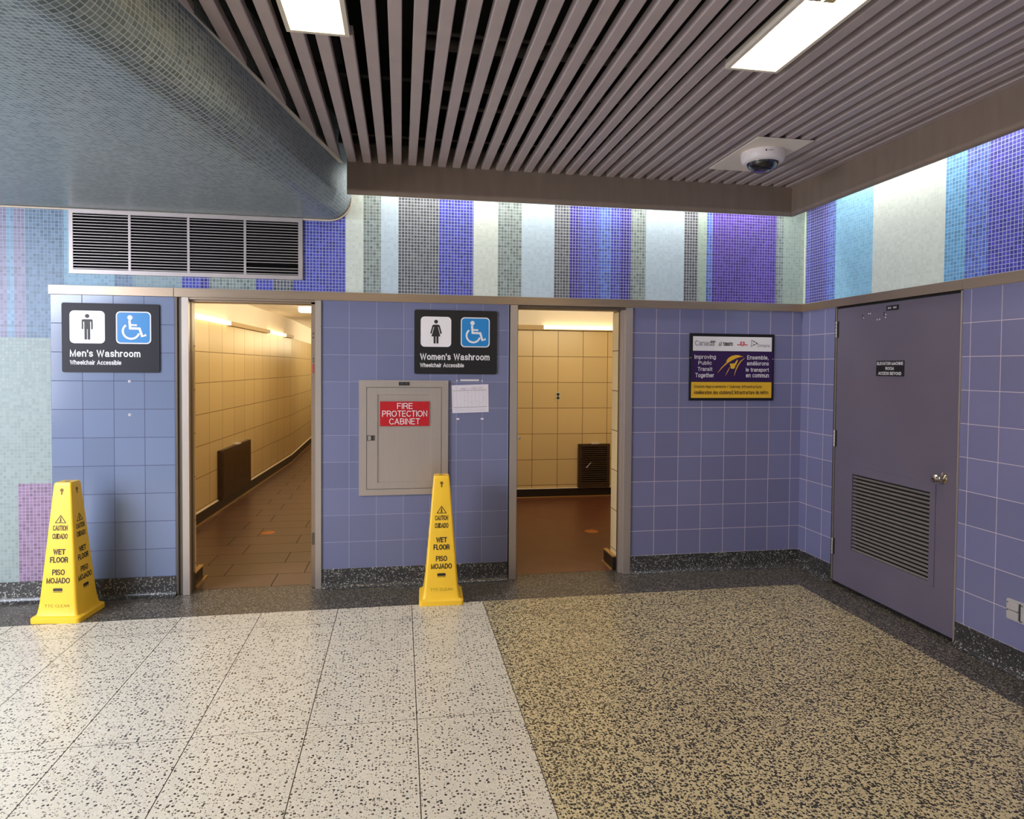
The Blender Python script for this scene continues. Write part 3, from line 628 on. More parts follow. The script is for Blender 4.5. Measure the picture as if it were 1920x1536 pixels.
# black base and brass edge along the corridor wall
def along(mb, pts, o0, o1, z0, z1, mat):
    for (xa, ya), (xb, yb) in zip(pts, pts[1:]):
        d = Vector((xb-xa, yb-ya)).normalized(); n = Vector((d.y, -d.x))
        P = lambda x_, y_, o_, z_: (x_+n.x*o_, y_+n.y*o_, z_)
        mb.face([P(xa, ya, o1, z0), P(xb, yb, o1, z0), P(xb, yb, o1, z1), P(xa, ya, o1, z1)], mat)
        mb.face([P(xa, ya, o1, z1), P(xb, yb, o1, z1), P(xb, yb, o0, z1), P(xa, ya, o0, z1)], mat)
mb = MB(); along(mb, LW, 0, .012, .012, .128, 'basedark'); along(mb, LW, 0, .018, 0, .014, 'brass'); along(mb, LW, 0, .016, .128, .136, 'plaster')
mb.box(-4.926, -4.895, .128, .34, .015, .112, 'basedark'); mb.box(-4.926, -4.890, .128, .35, .112, .120, 'brass'); mb.box(-4.895, -4.880, .14, .42, .0, .014, 'brass')
struct(mb.build('baseboard_left', weld=False))
# women's lobby
zc_w = 2.62; YW = 3.18
mb = MB()
mb.face([(-3.5, YW, 0), (.2, YW, 0), (.2, YW, 2.172), (-3.5, YW, 2.172)], 'washtile_w', None, (-1.356, 0, .158))
mb.face([(-3.5, YW, 2.172), (.2, YW, 2.172), (.2, YW, zc_w), (-3.5, YW, zc_w)], 'plaster')
mb.face([(-3.5, .28, 0), (-3.5, YW, 0), (-3.5, YW, zc_w), (-3.5, .28, zc_w)], 'washtile_w'); mb.face([(.2, .28, 0), (.2, YW, 0), (.2, YW, zc_w), (.2, .28, zc_w)], 'washtile_w')
mb.face([(-3.5, .28, 0), (-2.5, .28, 0), (-2.5, .28, zc_w), (-3.5, .28, zc_w)], 'washtile_w'); mb.face([(-1.585, .27, 0), (.2, .27, 0), (.2, .27, zc_w), (-1.585, .27, zc_w)], 'washtile_w')
mb.face([(-3.5, .12, zc_w), (.2, .12, zc_w), (.2, YW, zc_w), (-3.5, YW, zc_w)], 'plaster'); mb.box(-2.6, -1.4, .121, .28, 2.165, zc_w, 'plaster')
mb.box(-1.590, -1.53, .10, .27, .10, 2.15, 'washtile_w', (0, .05, .158)); mb.box(-2.52, -2.47, .121, .28, 0, 2.165, 'washtile_w')
struct(mb.build('wall_back', weld=False))
mb = MB(); mb.box(-3.5, .2, YW-.012, YW, .012, .112, 'basedark'); mb.box(-3.5, .2, YW-.018, YW, 0, .013, 'brass'); mb.box(-3.5, .2, YW-.016, YW, .112, .120, 'plaster')
mb.box(-1.622, -1.590, .11, .35, .012, .110, 'basedark'); mb.box(-1.626, -1.590, .11, .35, .110, .120, 'brass'); mb.box(-1.634, -1.622, .12, .37, 0, .012, 'brass')
struct(mb.build('baseboard_back', weld=False))
# wall-top light strips
def strip_m(s0, s1, mat, nm, parent=None):
    a, b_ = Vector(LW[1]), Vector(LW[2]); d = (b_-a).normalized(); n = Vector((d.y, -d.x))
    mb = MB(); P = lambda s_, o_, z_: ((a+d*s_+n*o_).x, (a+d*s_+n*o_).y, z_)
    pr_ = [(.001, 2.166), (.05, 2.166), (.05, 2.215), (.001, 2.222)]
    for (o0, z0), (o1, z1) in zip(pr_, pr_[1:]): mb.face([P(s0, o0, z0), P(s1, o0, z0), P(s1, o1, z1), P(s0, o1, z1)])
    for s_ in (s0, s1): mb.face([P(s_, o_, z_) for o_, z_ in pr_])
    return mb.build(nm, mat, parent)
t = thing('light_strip', 'long fluorescent strip along the top of the corridor wall behind the men\'s doorway', 'light')
strip_m(-1.6, 1.03, 'lit_strip', 'lit_diffuser', t); strip_m(1.03, 2.93, 'dim_strip', 'unlit_diffuser', t); strip_m(2.93, 4.0, 'lit_strip', 'lit_diffuser', t); strip_m(4.0, 4.58, 'dim_strip', 'unlit_diffuser', t)
t = thing('light_strip', 'light strip along the top of the tiled wall behind the women\'s doorway', 'light', (0, YW, 2.173))
for x0, x1, mt, nm in ((-3.4, -1.56, 'dim_strip', 'unlit_diffuser'), (-1.56, .1, 'lit_strip', 'lit_diffuser')):
    mb = MB(); mb.box(x0, x1, -.055, -.001, .008, .058, mt); mb.build(nm, None, t)
mb = MB(); mb.box(-3.4, .1, -.06, -.001, 0, .008, 'dim_strip'); mb.build('ledge', None, t)
t = thing('ceiling_lamp', 'bright lamp hanging from the corridor ceiling at the men\'s doorway head', 'lamp', (-4.58, 4.0, 2.40))
mb = MB(); mb.box(-.15, .25, -.07, .07, .075, .10); mb.build('canopy', 'dim_strip', t)
mb = MB(); mb.rrect(-.13, .25, 0, .075, .02, -.06, .06); mb.build('diffuser', 'lit_lamp', t, smooth=True)
# floor cleanouts
for nm_, lb, p in (('floor_drain_cover', 'round copper cover in the floor inside the men\'s doorway', (-4.69, 1.79)), ('floor_drain_cover', 'round copper cover in the floor inside the women\'s doorway', (-1.421, 1.394))):
    mb = MB(); mb.lathe([(0, .004), (.060, .004), (.064, .003), (.070, .0005)], 28, 'z'); o = mb.build(nm_, 'copper', None, smooth=True); o.location = (*p, 0.0); tag(o, lb, 'floor cover', 'floor covers inside the washrooms')
# dark access panel in the corridor
a, b_ = Vector(LW[1]), Vector(LW[2]); d = (b_-a).normalized(); ang = math.atan2(d.y, d.x)
q = a+d*1.266
t = thing('access_panel', 'dark bronze panel low on the corridor wall behind the men\'s doorway', 'panel', (q.x, q.y, .128), ang)
mb = MB(); mb.box(-.605, .605, -.05, 0, 0, .575); mb.build('frame', 'bronze', t, bev=.004)
mb = MB(); mb.box(-.57, .57, -.054, -.050, .03, .545); mb.build('panel', 'bronze', t)
mb = MB(); mb.box(-.02, .13, -.06, -.0, .575, .590); mb.build('catch', 'plastic', t)
t = thing('wall_grille', 'dark bronze louvred grille low on the tiled wall behind the women\'s doorway', 'grille', (-.868, YW, .122))
mb = MB(); mb.ring((-.212, .212, 0, .570), (-.170, .170, .05, .535), -.05, 0); mb.build('frame', 'bronze', t)
mb = MB(); mb.box(-.17, .17, -.02, -.001, .05, .535, 'dark_gap')
for k in range(17):
    z = .055+.0283*k; mb.prism([(-.048, z), (-.044, z), (-.022, z+.018), (-.026, z+.018)], -.17, .17, 'bronze', 0)
mb.build('blade', None, t, weld=False)
mb = MB(); mb.box(-.04, .06, -.054, -.0, .570, .583); mb.build('catch', 'plastic', t)
mb = MB(); mb.prism([(-.115, .262), (-.10, .258), (-.065, .305), (-.035, .335), (-.06, .318)], -.053, -.050, 'white', 1); mb.build('torn_sticker', None, t)
t = thing('wall_outlet', 'small ivory power outlet on the tiled wall behind the women\'s doorway', 'outlet', (-1.355, YW, 1.262))
mb = MB(); mb.rrect(-.034, .034, 0, .112, .006, -.007, 0); mb.build('cover_plate', 'socket', t)
for zz in (.032, .078):
    mb = MB(); mb.disc(0, zz, .020, -.0075, 'ink', 18); mb.build('socket', None, t)

# ================================================================== WALL-MOUNTED THINGS
# ---- wet floor cones
def make_cone(loc, rot, label):
    t = thing('wet_floor_cone', label, 'warning cone', loc, rot, 'yellow wet floor cones')
    prof = [(.157, 0), (.157, .030), (.150, .037), (.136, .042), (.131, .055), (.125, .085), (.118, .14), (.0572, .880), (.0545, .895), (.050, .902)]
    mb = MB(); NS = 5
    def loop(hw, z):
        r = max(.010, hw*.16); P = []
        for cx, cy, a0 in ((hw-r, hw-r, 0), (-hw+r, hw-r, 90), (-hw+r, -hw+r, 180), (hw-r, -hw+r, 270)):
            for k in range(NS+1):
                an = R(a0+90*k/NS); P.append((cx+r*math.cos(an), cy+r*math.sin(an), z))
        return P
    Ls = [loop(h, z) for h, z in prof]
    for A, Bq in zip(Ls, Ls[1:]):
        n_ = len(A)
        for k in range(n_): mb.face([A[k], A[(k+1) % n_], Bq[(k+1) % n_], Bq[k]], 'yellow')
    mb.face(Ls[-1], 'yellow'); mb.face(list(reversed(Ls[0])), 'yellow')
    mb.build('cone_body', None, t, smooth=True)
    slope = (.118-.0572)/(.88-.14)
    def onface(side):
        def tf(p):
            hw = .118-(p[2]-.14)*slope if p[2] > .14 else (.125-(p[2]-.085)*.127)
            x_, y_ = p[0], -hw-.0012+p[1]
            c, s_ = (1, 0, -1, 0)[side], (0, 1, 0, -1)[side]
            return (x_*c-y_*s_, x_*s_+y_*c, p[2])
        return tf
    def zt(k): return .902-(k-85)*.000652           # row position in the close-up to height
    for side in range(4):
        tf = onface(side)
        for s_, w_, k0, k1, bo in (('CAUTION', .096, 512, 565, .19), ('CUIDADO', .099, 594, 648, .20), ('WET', .077, 747, 803, .24), ('FLOOR', .114, 825, 883, .23), ('PISO', .080, 949, 1006, .20), ('MOJADO', .149, 1031, 1088, .20)):
            mb = MB(); text(mb, s_, -w_/2, w_/2, zt(k1), zt(k0), 0, 'ink', bo, tf=tf); mb.build('lettering', None, t)
        # maker's lozenge with a rule below
        mb = MB(); z0, z1 = zt(1164), zt(1135)
        for pts in ([(-.028, z0), (.028, z0), (.031, (z0+z1)/2), (.026, z1), (-.026, z1), (-.031, (z0+z1)/2)], [(-.029, zt(1176)), (.029, zt(1176)), (.029, zt(1170)), (-.029, zt(1170))]):
            mb.face([tf((a_, 0, b2)) for a_, b2 in pts], 'ink')
        mb.build('maker_badge', None, t)
        mb = MB(); zb, zt_ = zt(487), zt(412); wv = .033
        def strk(p, q_, ww):
            p, q_ = Vector(p), Vector(q_); dd = (q_-p).normalized(); nn = Vector((-dd.y, dd.x))*ww/2
            mb.face([tf((v_.x, 0, v_.y)) for v_ in (p-nn, q_-nn, q_+nn, p+nn)], 'ink')
        strk((-wv, zb), (wv, zb), .0045); strk((-wv, zb), (0, zt_), .0045); strk((wv, zb), (0, zt_), .0045)
        strk((.001, zt(430)), (.000, zt(470)), .005); strk((-.006, zt(455)), (.006, zt(462)), .004); strk((-.002, zt(468)), (.007, zt(480)), .004); strk((-.002, zt(465)), (-.006, zt(482)), .004)
        mb.build('warning_symbol', None, t)
        if side == 0:
            mb = MB(); text(mb, 'TTC CLEAN', -.078, .078, zt(1340)+.012, zt(1312)+.012, 0, 'faint', .13, tf=tf); mb.build('marker_note', None, t)
        mb = MB(); zk = zt(160)
        mb.face([tf((.0115*math.cos(k*math.pi/8), 0, zk+.0115*math.sin(k*math.pi/8))) for k in range(16)], 'cone_hole')
        mb.face([tf(p) for p in ((-.0045, .0002, zk-.03), (.0045, .0002, zk-.03), (.0045, .0002, zk), (-.0045, .0002, zk))], 'cone_hole')
        mb.build('hanging_slot', None, t)
    mb = MB(); mb.face([(-.018, -.010, .9026), (.018, -.010, .9026), (.018, .010, .9026), (-.018, .010, .9026)], 'cone_hole'); mb.build('top_slot', None, t)
    return t
make_cone((-5.566, -.285, 0), R(-6.5), 'yellow wet floor cone standing before the pale green and pink mosaic')
make_cone((-3.075, -.335, 0), R(-2.0), 'yellow wet floor cone in front of the fire cabinet by the women\'s doorway')

# ---- washroom signs
def wheelchair(mb, x0, x1, z0, z1, y):
    X = lambda a: x0+a*(x1-x0); Z = lambda b2: z0+b2*(z1-z0); sx = x1-x0
    mb.disc(X(.40), Z(.81), .075*sx, y-.0002, 'white', 24)
    mb.stroke([(X(.385), Z(.73)), (X(.405), Z(.48)), (X(.67), Z(.475)), (X(.745), Z(.235)), (X(.86), Z(.285))], .072*sx, y, 'white')
    mb.stroke([(X(.40), Z(.585)), (X(.60), Z(.578))], .055*sx, y-.0004, 'white')
    mb.stroke([(X(.43)+.232*sx*math.cos(R(a)), Z(.39)+.232*sx*math.sin(R(a))) for a in range(128, 346, 6)], .062*sx, y-.0008, 'white')
def washroom_sign(name, label, xc, z0, w_, h, man, px0, px1, bx0, bx1, pz0, pz1, l1, l2):
    t = thing(name, label, 'sign', (xc, 0, z0)); w2 = w_/2
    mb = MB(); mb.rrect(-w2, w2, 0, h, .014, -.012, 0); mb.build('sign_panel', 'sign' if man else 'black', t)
    mb = MB(); mb.rrect(px0, px1, pz0, pz1, .03, -.0126, None, 'white'); pic = mb.build('pictogram_tile', None, t)
    mb = MB(); X = lambda a: px0+a*(px1-px0); Z = lambda b2: pz0+b2*(pz1-pz0); y = -.0132; sx = px1-px0
    mb.disc(X(.5), Z(.835), .062*sx, y, 'ink', 20)
    if man:
        mb.rrect(X(.345), X(.655), Z(.60), Z(.735), .04*sx, y, None, 'ink'); mb.rrect(X(.345), X(.387), Z(.43), Z(.70), .018*sx, y-.0002, None, 'ink'); mb.rrect(X(.613), X(.655), Z(.43), Z(.70), .018*sx, y-.0002, None, 'ink')
        mb.flat([(X(.418), Z(.43)), (X(.582), Z(.43)), (X(.582), Z(.62)), (X(.418), Z(.62))], y-.0003, 'ink')
        mb.rrect(X(.42), X(.49), Z(.115), Z(.46), .02*sx, y-.0002, None, 'ink'); mb.rrect(X(.51), X(.58), Z(.115), Z(.46), .02*sx, y-.0002, None, 'ink')
        # slits between arms and trunk
        mb.flat([(X(.388), Z(.59)), (X(.417), Z(.59)), (X(.417), Z(.66)), (X(.388), Z(.66))], y-.0005, 'white'); mb.flat([(X(.583), Z(.59)), (X(.612), Z(.59)), (X(.612), Z(.66)), (X(.583), Z(.66))], y-.0005, 'white')
    else:
        mb.rrect(X(.385), X(.615), Z(.655), Z(.735), .035*sx, y, None, 'ink')
        mb.flat([(X(.35), Z(.345)), (X(.64), Z(.345)), (X(.57), Z(.70)), (X(.43), Z(.70))], y-.0002, 'ink')
        mb.stroke([(X(.405), Z(.705)), (X(.335), Z(.44))], .05*sx, y-.0004, 'ink'); mb.stroke([(X(.595), Z(.705)), (X(.665), Z(.44))], .05*sx, y-.0004, 'ink')
        mb.stroke([(X(.428), Z(.66)), (X(.370), Z(.43))], .016*sx, y-.0006, 'white'); mb.stroke([(X(.572), Z(.66)), (X(.630), Z(.43))], .016*sx, y-.0006, 'white')
        mb.rrect(X(.422), X(.487), Z(.11), Z(.40), .02*sx, y-.0004, None, 'ink'); mb.rrect(X(.513), X(.578), Z(.11), Z(.40), .02*sx, y-.0004, None, 'ink')
    mb.build('figure', None, pic)
    mb = MB(); mb.rrect(bx0, bx1, pz0, pz1, .03, -.0124, None, 'white'); mb.rrect(bx0+.008, bx1-.008, pz0+.008, pz1-.008, .024, -.0128, None, 'wcblue'); acc = mb.build('access_tile', None, t)
    mb = MB(); wheelchair(mb, bx0, bx1, pz0, pz1, -.0134); mb.build('wheelchair_symbol', None, acc)
    mb = MB(); text(mb, l1[0], *l1[1:], -.0128, 'white', .19); mb.build('lettering', None, t)
    mb = MB(); text(mb, l2[0], *l2[1:], -.0128, 'white', .17); mb.build('lettering', None, t)
    return t
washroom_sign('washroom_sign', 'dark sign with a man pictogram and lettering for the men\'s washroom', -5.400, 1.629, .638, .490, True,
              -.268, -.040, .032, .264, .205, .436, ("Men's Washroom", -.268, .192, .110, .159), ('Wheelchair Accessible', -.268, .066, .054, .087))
washroom_sign('washroom_sign', 'black sign with a woman pictogram above the paper notice', -2.947, 1.631, .640, .493, False,
              -.272, -.038, .036, .262, .209, .441, ("Women's Washroom", -.276, .262, .108, .158), ('Wheelchair Accessible', -.276, .062, .052, .085))

# ---- project information sign
t = thing('information_sign', 'white, purple and yellow project sign on the blue tiles near the corner', 'sign', (-1.022, 0, 1.423))
SX = lambda p: (p-125)/1685*.762; SZ = lambda p: (1442-p)/1338*.557
mb = MB(); mb.box(0, .762, -.010, 0, 0, .557); mb.build('sign_panel', 'black', t, bev=.002)
y = -.0106
def rect(mb, a, b2, c, d_, y_, mat): mb.flat([(SX(a), SZ(d_)), (SX(b2), SZ(d_)), (SX(b2), SZ(c)), (SX(a), SZ(c))], y_, mat)
mb = MB(); rect(mb, 190, 1755, 165, 452, y, 'white'); wb = mb.build('white_band', None, t)
mb = MB(); text(mb, 'Canada', SX(230), SX(608), SZ(350), SZ(248), y-.0006, 'printgrey', .11)
rect(mb, 545, 566, 250, 285, y-.0008, 'printgrey'); rect(mb, 572, 600, 250, 285, y-.0008, 'printgrey'); rect(mb, 606, 626, 250, 285, y-.0008, 'printgrey'); rect(mb, 543, 546, 250, 350, y-.0008, 'printgrey'); mb.build('lettering', None, wb); mb = MB()
for pts in ([(690, 350), (702, 280), (712, 270), (710, 350)], [(722, 350), (738, 265), (752, 258), (742, 350)]): mb.flat([(SX(a_), SZ(b2)) for a_, b2 in pts], y-.0006, 'printgrey')
text(mb, 'TORONTO', SX(775), SX(975), SZ(350), SZ(278), y-.0006, 'ink', .30); mb.build('emblem', None, wb); mb = MB()
mb.stroke([(SX(1345), SZ(222)), (SX(1470), SZ(288)), (SX(1335), SZ(356))], .004, y-.0006, 'printgrey'); mb.stroke([(SX(1345), SZ(222)), (SX(1350), SZ(290)), (SX(1335), SZ(356))], .004, y-.0006, 'printgrey')
for p in ((1392, 258), (1390, 315), (1440, 284)): mb.disc(SX(p[0]), SZ(p[1]), .0055, y-.0008, 'printgrey', 10)
text(mb, 'Ontario', SX(1465), SX(1715), SZ(362), SZ(302), y-.0006, 'printgrey', .12)
mb.build('emblem', None, wb)
mb = MB()
mb.flat([(SX(a_), SZ(b2)) for a_, b2 in ((1118, 262), (1206, 262), (1206, 300), (1190, 335), (1162, 352), (1134, 335), (1118, 300))], y-.0006, 'ttcred')
rect(mb, 1058, 1126, 314, 332, y-.0007, 'ttcred'); rect(mb, 1198, 1268, 314, 332, y-.0007, 'ttcred')
mb.stroke([(SX(1135), SZ(280)), (SX(1162), SZ(330)), (SX(1190), SZ(280))], .0035, y-.0010, 'white'); rect(mb, 1152, 1172, 274, 300, y-.0010, 'white')
mb.build('emblem', None, wb)
mb = MB(); rect(mb, 160, 1780, 460, 1062, y, 'purple'); pb_ = mb.build('purple_band', None, t)
mb = MB()
for s_, a_, b2, c_, d_ in (('Improving', 222, 640, 632, 528), ('Public', 298, 560, 728, 652), ('Transit', 285, 575, 852, 772), ('Together', 242, 610, 1000, 894), ('Ensemble,', 1262, 1692, 628, 532), ('améliorons', 1258, 1698, 735, 650), ('le transport', 1240, 1704, 880, 782), ('en commun', 1242, 1706, 978, 910)):
    mb = MB(); text(mb, s_, SX(a_), SX(b2), SZ(c_), SZ(d_), y-.0008, 'white', .16); mb.build('lettering', None, pb_)
mb = MB()
G = lambda pts: [(SX(a_), SZ(b2)) for a_, b2 in pts]
mb.flat(G([(845, 672), (858, 630), (900, 580), (960, 545), (1040, 528), (1110, 536), (1150, 552), (1060, 568), (985, 600), (905, 645)]), y-.0006, 'gold')
mb.stroke(G([(680, 888), (760, 785), (850, 695), (940, 632), (1030, 586), (1110, 562), (1185, 556)]), [.002, .007, .010, .011, .010, .007, .002], y-.0010, 'gold')
mb.stroke(G([(1008, 945), (1035, 840), (1075, 745), (1130, 660), (1215, 582)]), [.002, .007, .010, .009, .002], y-.0010, 'gold')
mb.stroke(G([(835, 940), (875, 860), (918, 775)]), [.002, .006, .004], y-.0010, 'gold')
mb.flat(G([(918, 702), (1040, 696), (1018, 790), (985, 808), (938, 796)]), y-.0008, 'gold'); mb.flat(G([(1015, 690), (1065, 618), (1078, 640), (1040, 735)]), y-.0012, 'gold')
mb.build('emblem', None, pb_)
mb = MB(); rect(mb, 165, 1762, 1072, 1390, y, 'gold'); yb_ = mb.build('yellow_band', None, t)
mb = MB(); text(mb, 'Station Improvements / Subway Infrastructure', SX(220), SX(1562), SZ(1205), SZ(1132), y-.0008, 'ink', .16); mb.build('lettering', None, yb_)
mb = MB(); text(mb, "Amélioration des stations/L'infrastructure du métro", SX(215), SX(1702), SZ(1318), SZ(1240), y-.0008, 'ink', .16)
mb.build('lettering', None, yb_)
for p in ((150, 592), (1783, 605)): mb = MB(); mb.disc(SX(p[0]), SZ(p[1]), .004, y-.0002, 'plastic', 10); mb.build('screw', None, t)

# ---- fire cabinet
t = thing('fire_cabinet', 'stainless steel fire protection cabinet with a red nameplate between the doorways', 'cabinet', (-3.343, 0, .702))
mb = MB(); O_ = (-.337, .337, 0, .879); I_ = (-.281, .287, .046, .826); mb.ring(O_, I_, -.020, 0); mb.build('frame', 'steel', t, weld=False)
P_ = (-.200, .205, .099, .770)
mb = MB(); mb.ring((-.278, .284, .049, .823), P_, -.017, -.002, 'steel'); mb.box(I_[0], I_[1], -.002, 0, I_[2], I_[3], 'dark_gap'); dr = mb.build('door', None, t, weld=False)
mb = MB(); mb.box(P_[0], P_[1], -.008, -.002, P_[2], P_[3]); mb.build('recessed_panel', 'steel', dr)
mb = MB(); mb.box(-.181, .191, -.0215, -.008, .529, .717, 'red'); npl = mb.build('nameplate', None, dr)
npl['label'] = 'red nameplate'
mb = MB(); W_ = lambda a_: -.181+(a_-404)/(988-404)*.372; H_ = lambda b2: .717-(b2-342)/(634-342)*.188
for s_, a_, b2, c_, d_ in (('FIRE', 606, 790, 430, 360), ('PROTECTION', 430, 964, 522, 450), ('CABINET', 513, 878, 614, 543)): mb = MB(); text(mb, s_, W_(a_), W_(b2), H_(c_), H_(d_), -.0222, 'white', .13); mb.build('lettering', None, npl)
mb = MB(); mb.box(-.277, -.218, -.019, -.0165, .419, .460, 'steel_dark'); mb.box(-.270, -.247, -.0225, -.019, .424, .455, 'steel'); mb.box(-.246, -.232, -.0195, -.0189, .424, .455, 'ink'); mb.build('latch', None, dr)
mb = MB(); mb.box(-.040, .041, -.0225, -.020, .840, .866, 'black'); [mb.flat([(x_-.003, .848), (x_+.003, .848), (x_+.003, .858), (x_-.003, .858)], -.0229, 'printgrey') for x_ in (-.026, -.017, -.009, .010, .019, .028)]; mb.build('number_tag', None, t)

# ---- paper notice, strip, clips
t = thing('paper_notice', 'white paper log sheet taped to the tiles beside the fire cabinet', 'paper', (-2.972, 0, 1.327))
ps = [(0, 0), (.284, .008), (.280, .226), (-.008, .216)]
mb = MB(); mb.prism(ps, -.0022, -.001, 'paper', 1); sh = mb.build('sheet', None, t)
mb = MB()
def PB(u, v): return ((1-v)*((1-u)*ps[0][0]+u*ps[1][0])+v*((1-u)*ps[3][0]+u*ps[2][0]), (1-v)*((1-u)*ps[0][1]+u*ps[1][1])+v*((1-u)*ps[3][1]+u*ps[2][1]))
def ln(u0, v0, u1, v1, w_, mt): mb.stroke([PB(u0, v0), PB(u1, v1)], w_, -.0026, mt)
ln(.03, .80, .95, .80, .003, 'print2'); ln(.03, .195, .95, .195, .003, 'print2')
for k in range(10): ln(.03+k*.1022, .195, .03+k*.1022, .90, .0012, 'print')
for k in range(9): ln(.03, .24+k*.062, .95, .24+k*.062, .001, 'print')
for k in range(4): ln(.04, .05+k*.03, .9, .05+k*.03, .0012, 'print')
rnd = random.Random(3)
for k in range(26):
    u = .05+.8*rnd.random(); v = .84+.07*rnd.random(); ln(u, v, u+.05+.06*rnd.random(), v+.012*rnd.random(), .002, 'print')
for k in range(22):
    u = .08+.82*rnd.random(); v = .25+.5*rnd.random(); ln(u, v, u+.02, v+.05*rnd.random(), .0022, 'print')
mb.build('printing', None, sh)
t = thing('label_strip', 'thin white strip above the paper notice', 'label', (-2.839, 0, 1.577)); mb = MB(); mb.box(-.073, .073, -.003, 0, 0, .013); mb.build('strip', 'plastic', t)
for x_ in (-.098, .096): mb = MB(); mb.disc(x_, .0025, .006, -.0012, 'plastic', 10); mb.build('screw_hole', None, t)
for lb, xx in (('small white clip under the paper notice, on the fire cabinet side', -2.929), ("small white clip under the paper notice, on the women's doorway side", -2.739)):
    t = thing('clip', lb, 'clip', (xx, 0, 1.275), 0, 'white clips under the paper notice')
    mb = MB(); mb.box(-.011, .011, -.002, 0, 0, .013); mb.build('tab', 'plastic', t); mb = MB(); mb.box(-.011, .011, -.009, -.002, .0, .004); mb.build('lip', 'plastic', t)
# two filled screw holes in the tiles by the men's doorway
for lb, zz in (('lower screw hole in the blue tiles below the men\'s sign', 1.325), ('upper screw hole in the blue tiles below the men\'s sign', 1.566)):
    mb = MB(); mb.lathe([(.0095, .0), (.008, -.0012), (.0045, -.0012), (.0035, .0)], 14, 'y', (0, 0, 0), 'plastic'); mb.disc(0, 0, .0036, -.0006, 'ink', 10)
    o = mb.build('screw_hole', None); o.location = (-5.287, -.0003, zz); tag(o, lb, 'screw hole', 'screw holes in the tiles')

# ---- ventilation grille over the men's doorway
t = thing('vent_grille', 'wide four-bay ventilation grille above the men\'s doorway under the mosaic bulkhead', 'vent', (-4.882, .014, 2.326))
HW = .790; VH = .452; ins = .026
mb = MB(); mb.ring((-HW, HW, 0, VH), (-HW+.026, HW-.030, .030, VH-.028), -.018, 0)
for xx in (-.74, -.39, .0, .39, .74):
    for zz in (.014, VH-.013): mb.disc(xx, zz, .0045, -.0185, None, 10)
mb.build('frame', 'vent', t)
ed = [-HW+.026, -.397, -.004, .384, HW-.030]
for k in range(3):
    mb = MB(); mb.box(ed[k+1]-.008, ed[k+1]+.008, -.016, -.001, .030, VH-.028); mb.build('mullion', 'vent', t)
for k in range(4):
    mb = MB(); x0, x1 = ed[k]+(.008 if k else 0), ed[k+1]-(.008 if k < 3 else 0)
    mb.box(x0, x1, -.0025, -.0005, .030, VH-.028, 'void_shade')
    nb = 19; hh = (VH-.058)/nb
    for q_ in range(nb):
        if k == 3 and q_ == 3: continue
        z = .030+hh*(q_+.25)
        mb.prism([(-.0165, z), (-.0165, z+.0050), (-.0035, z+.0060), (-.0035, z+.0045)], x0, x1, 'vent', 0)
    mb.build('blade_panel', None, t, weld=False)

# ---- outlet box on the right wall
t = thing('wall_outlet', 'grey outlet with flap covers low on the tiles beyond the grey service door', 'outlet', (0, -1.958, .300), -math.pi/2)
mb = MB(); mb.rrect(0, .115, 0, .115, .010, -.010, 0); mb.build('cover_plate', 'outlet', t)
for nm_, z0, z1 in (('flap_cover', .058, .104), ('flap_cover', .010, .054)):
    mb = MB(); mb.rrect(.010, .078, z0, z1, .008, -.018, -.010); mb.build(nm_, 'outlet', t)
mb = MB(); mb.box(.081, .085, -.014, -.010, .008, .106, 'rubber'); mb.box(.008, .081, -.013, -.010, .0545, .0575, 'rubber'); mb.build('hinge', None, t)
for p in ((.014, .096), (.012, .052), (.098, .100), (.096, .012)): mb = MB(); mb.disc(p[0], p[1], .004, -.0185, 'rubber', 10); mb.build('screw', None, t)

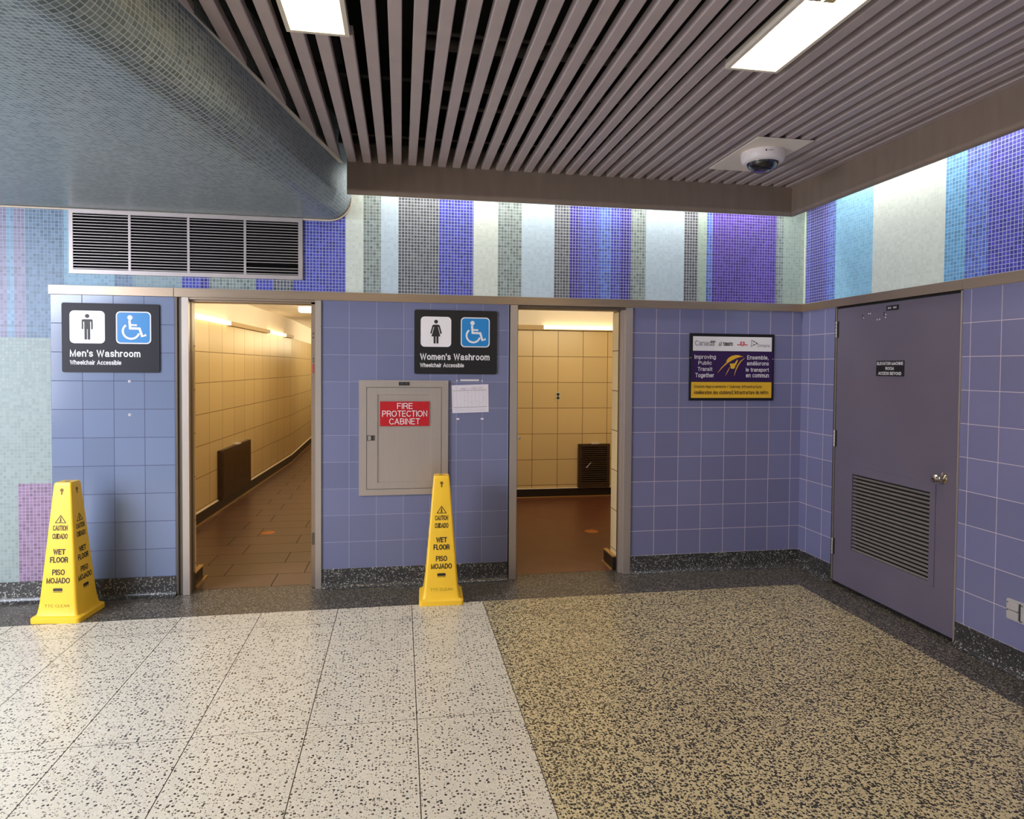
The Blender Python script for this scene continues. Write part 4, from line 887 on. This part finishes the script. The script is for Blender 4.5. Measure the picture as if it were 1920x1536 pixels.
# ---- ceiling lights
def troffer(x0, x1, y0, y1, label):
    t = thing('ceiling_light', label, 'ceiling light', ((x0+x1)/2, (y0+y1)/2, ZC), 0, 'recessed ceiling lights')
    hx, hy = (x1-x0)/2, (y1-y0)/2; fw = .019
    mb = MB()
    for b_ in ((-hx, -hx+fw, -hy, hy), (hx-fw, hx, -hy, hy), (-hx+fw, hx-fw, -hy, -hy+fw), (-hx+fw, hx-fw, hy-fw, hy)): mb.box(*b_, -.010, .03, 'troffer_frame')
    mb.build('frame', None, t, weld=False)
    mb = MB(); ix, iy = hx-fw, hy-fw; zt_ = .125; zb_ = .0305
    mb.face([(-ix+.03, -iy, zt_), (ix-.03, -iy, zt_), (ix-.03, iy, zt_), (-ix+.03, iy, zt_)], 'troffer')
    for sg in (-1, 1):
        mb.face([(sg*ix, -iy, zb_), (sg*ix, iy, zb_), (sg*(ix-.03), iy, zt_), (sg*(ix-.03), -iy, zt_)], 'troffer'); mb.face([(-ix, sg*iy, zb_), (ix, sg*iy, zb_), (ix-.03, sg*iy, zt_), (-ix+.03, sg*iy, zt_)], 'troffer')
    mb.box(-hx+.004, hx-.004, -hy+.004, hy-.004, .03, .128, 'plenum', skip=('z-',))
    mb.box(-hx+.003, hx-.003, -hy+.003, hy-.003, .128, .132, 'plenum')
    mb.build('reflector', None, t, weld=False)
    for xx in (-.048, .048):
        mb = MB(); mb.tube((xx, -iy+.07, .088), (xx, iy-.07, .088), .014, 12); mb.build('fluorescent_tube', 'tube', t, smooth=True)
    for yy in (iy-.062, -iy+.062):
        mb = MB(); mb.stroke([(-.075, .106)]+[(-.048+.020*math.cos(R(a_)), .088+.020*math.sin(R(a_))) for a_ in range(180, 361, 20)]+[(0, .090)]+[(.048+.020*math.cos(R(a_)), .088+.020*math.sin(R(a_))) for a_ in range(180, 361, 20)], .007, yy, 'clip')
        mb.build('lamp_bracket', None, t)
    return t
troffer(*TRO[0], 'recessed ceiling light beside the mosaic bulkhead')
troffer(*TRO[1], 'recessed ceiling light in line with the dome camera')

# ---- dome camera
t = thing('dome_camera', 'white dome security camera on a square plate under the slats', 'camera', (-1.017, -1.005, ZC-.004))
mb = MB(); mb.box(-.188, .188, -.326, .326, -.004, .002); mb.build('mounting_plate', 'plate', t, bev=.001)
cy = -.06
mb = MB(); mb.lathe([(.137, -.004), (.140, -.012), (.138, -.044), (.130, -.062), (.117, -.071), (.102, -.074), (.099, -.068), (.0, -.068)], 40, 'z', (0, cy, 0)); hs = mb.build('housing', 'housing', t, smooth=True)
mb = MB(); mb.lathe([(.100, -.072)]+[(.099*math.cos(R(a_)), -.072-.056*math.sin(R(a_))) for a_ in range(10, 91, 10)], 36, 'z', (0, cy, 0)); dm = mb.build('dome', 'dome', t, smooth=True)
mb = MB(); mb.lathe([(.056, -.1195), (.057, -.1215), (.051, -.1235), (.049, -.1225)], 30, 'z', (0, cy, 0)); mb.build('lens_ring', 'lens', dm, smooth=True)
mb = MB()
an0 = R(-112)
for k, (da, r_) in enumerate(((0, .0055), (4.5, .0025), (6.5, .003), (8.5, .0025), (10.8, .003))):
    a_ = an0+R(da*1.6); c_ = Vector((.1402*math.cos(a_), cy+.1402*math.sin(a_), -.028)); u_ = Vector((-math.sin(a_), math.cos(a_), 0))
    mb.face([c_+u_*r_*math.cos(q_*math.pi/5)+Vector((0, 0, r_*math.sin(q_*math.pi/5))) for q_ in range(10)], 'ink' if k == 0 else 'printgrey')
mb.build('maker_mark', None, hs)
for xx in (-.165, .165):
    for yy in (-.295, 0, .295): mb = MB(); mb.lathe([(.006, -.0045), (.005, -.0065), (0, -.007)], 10, 'z', (xx, yy, 0)); mb.build('screw', 'plate', t)
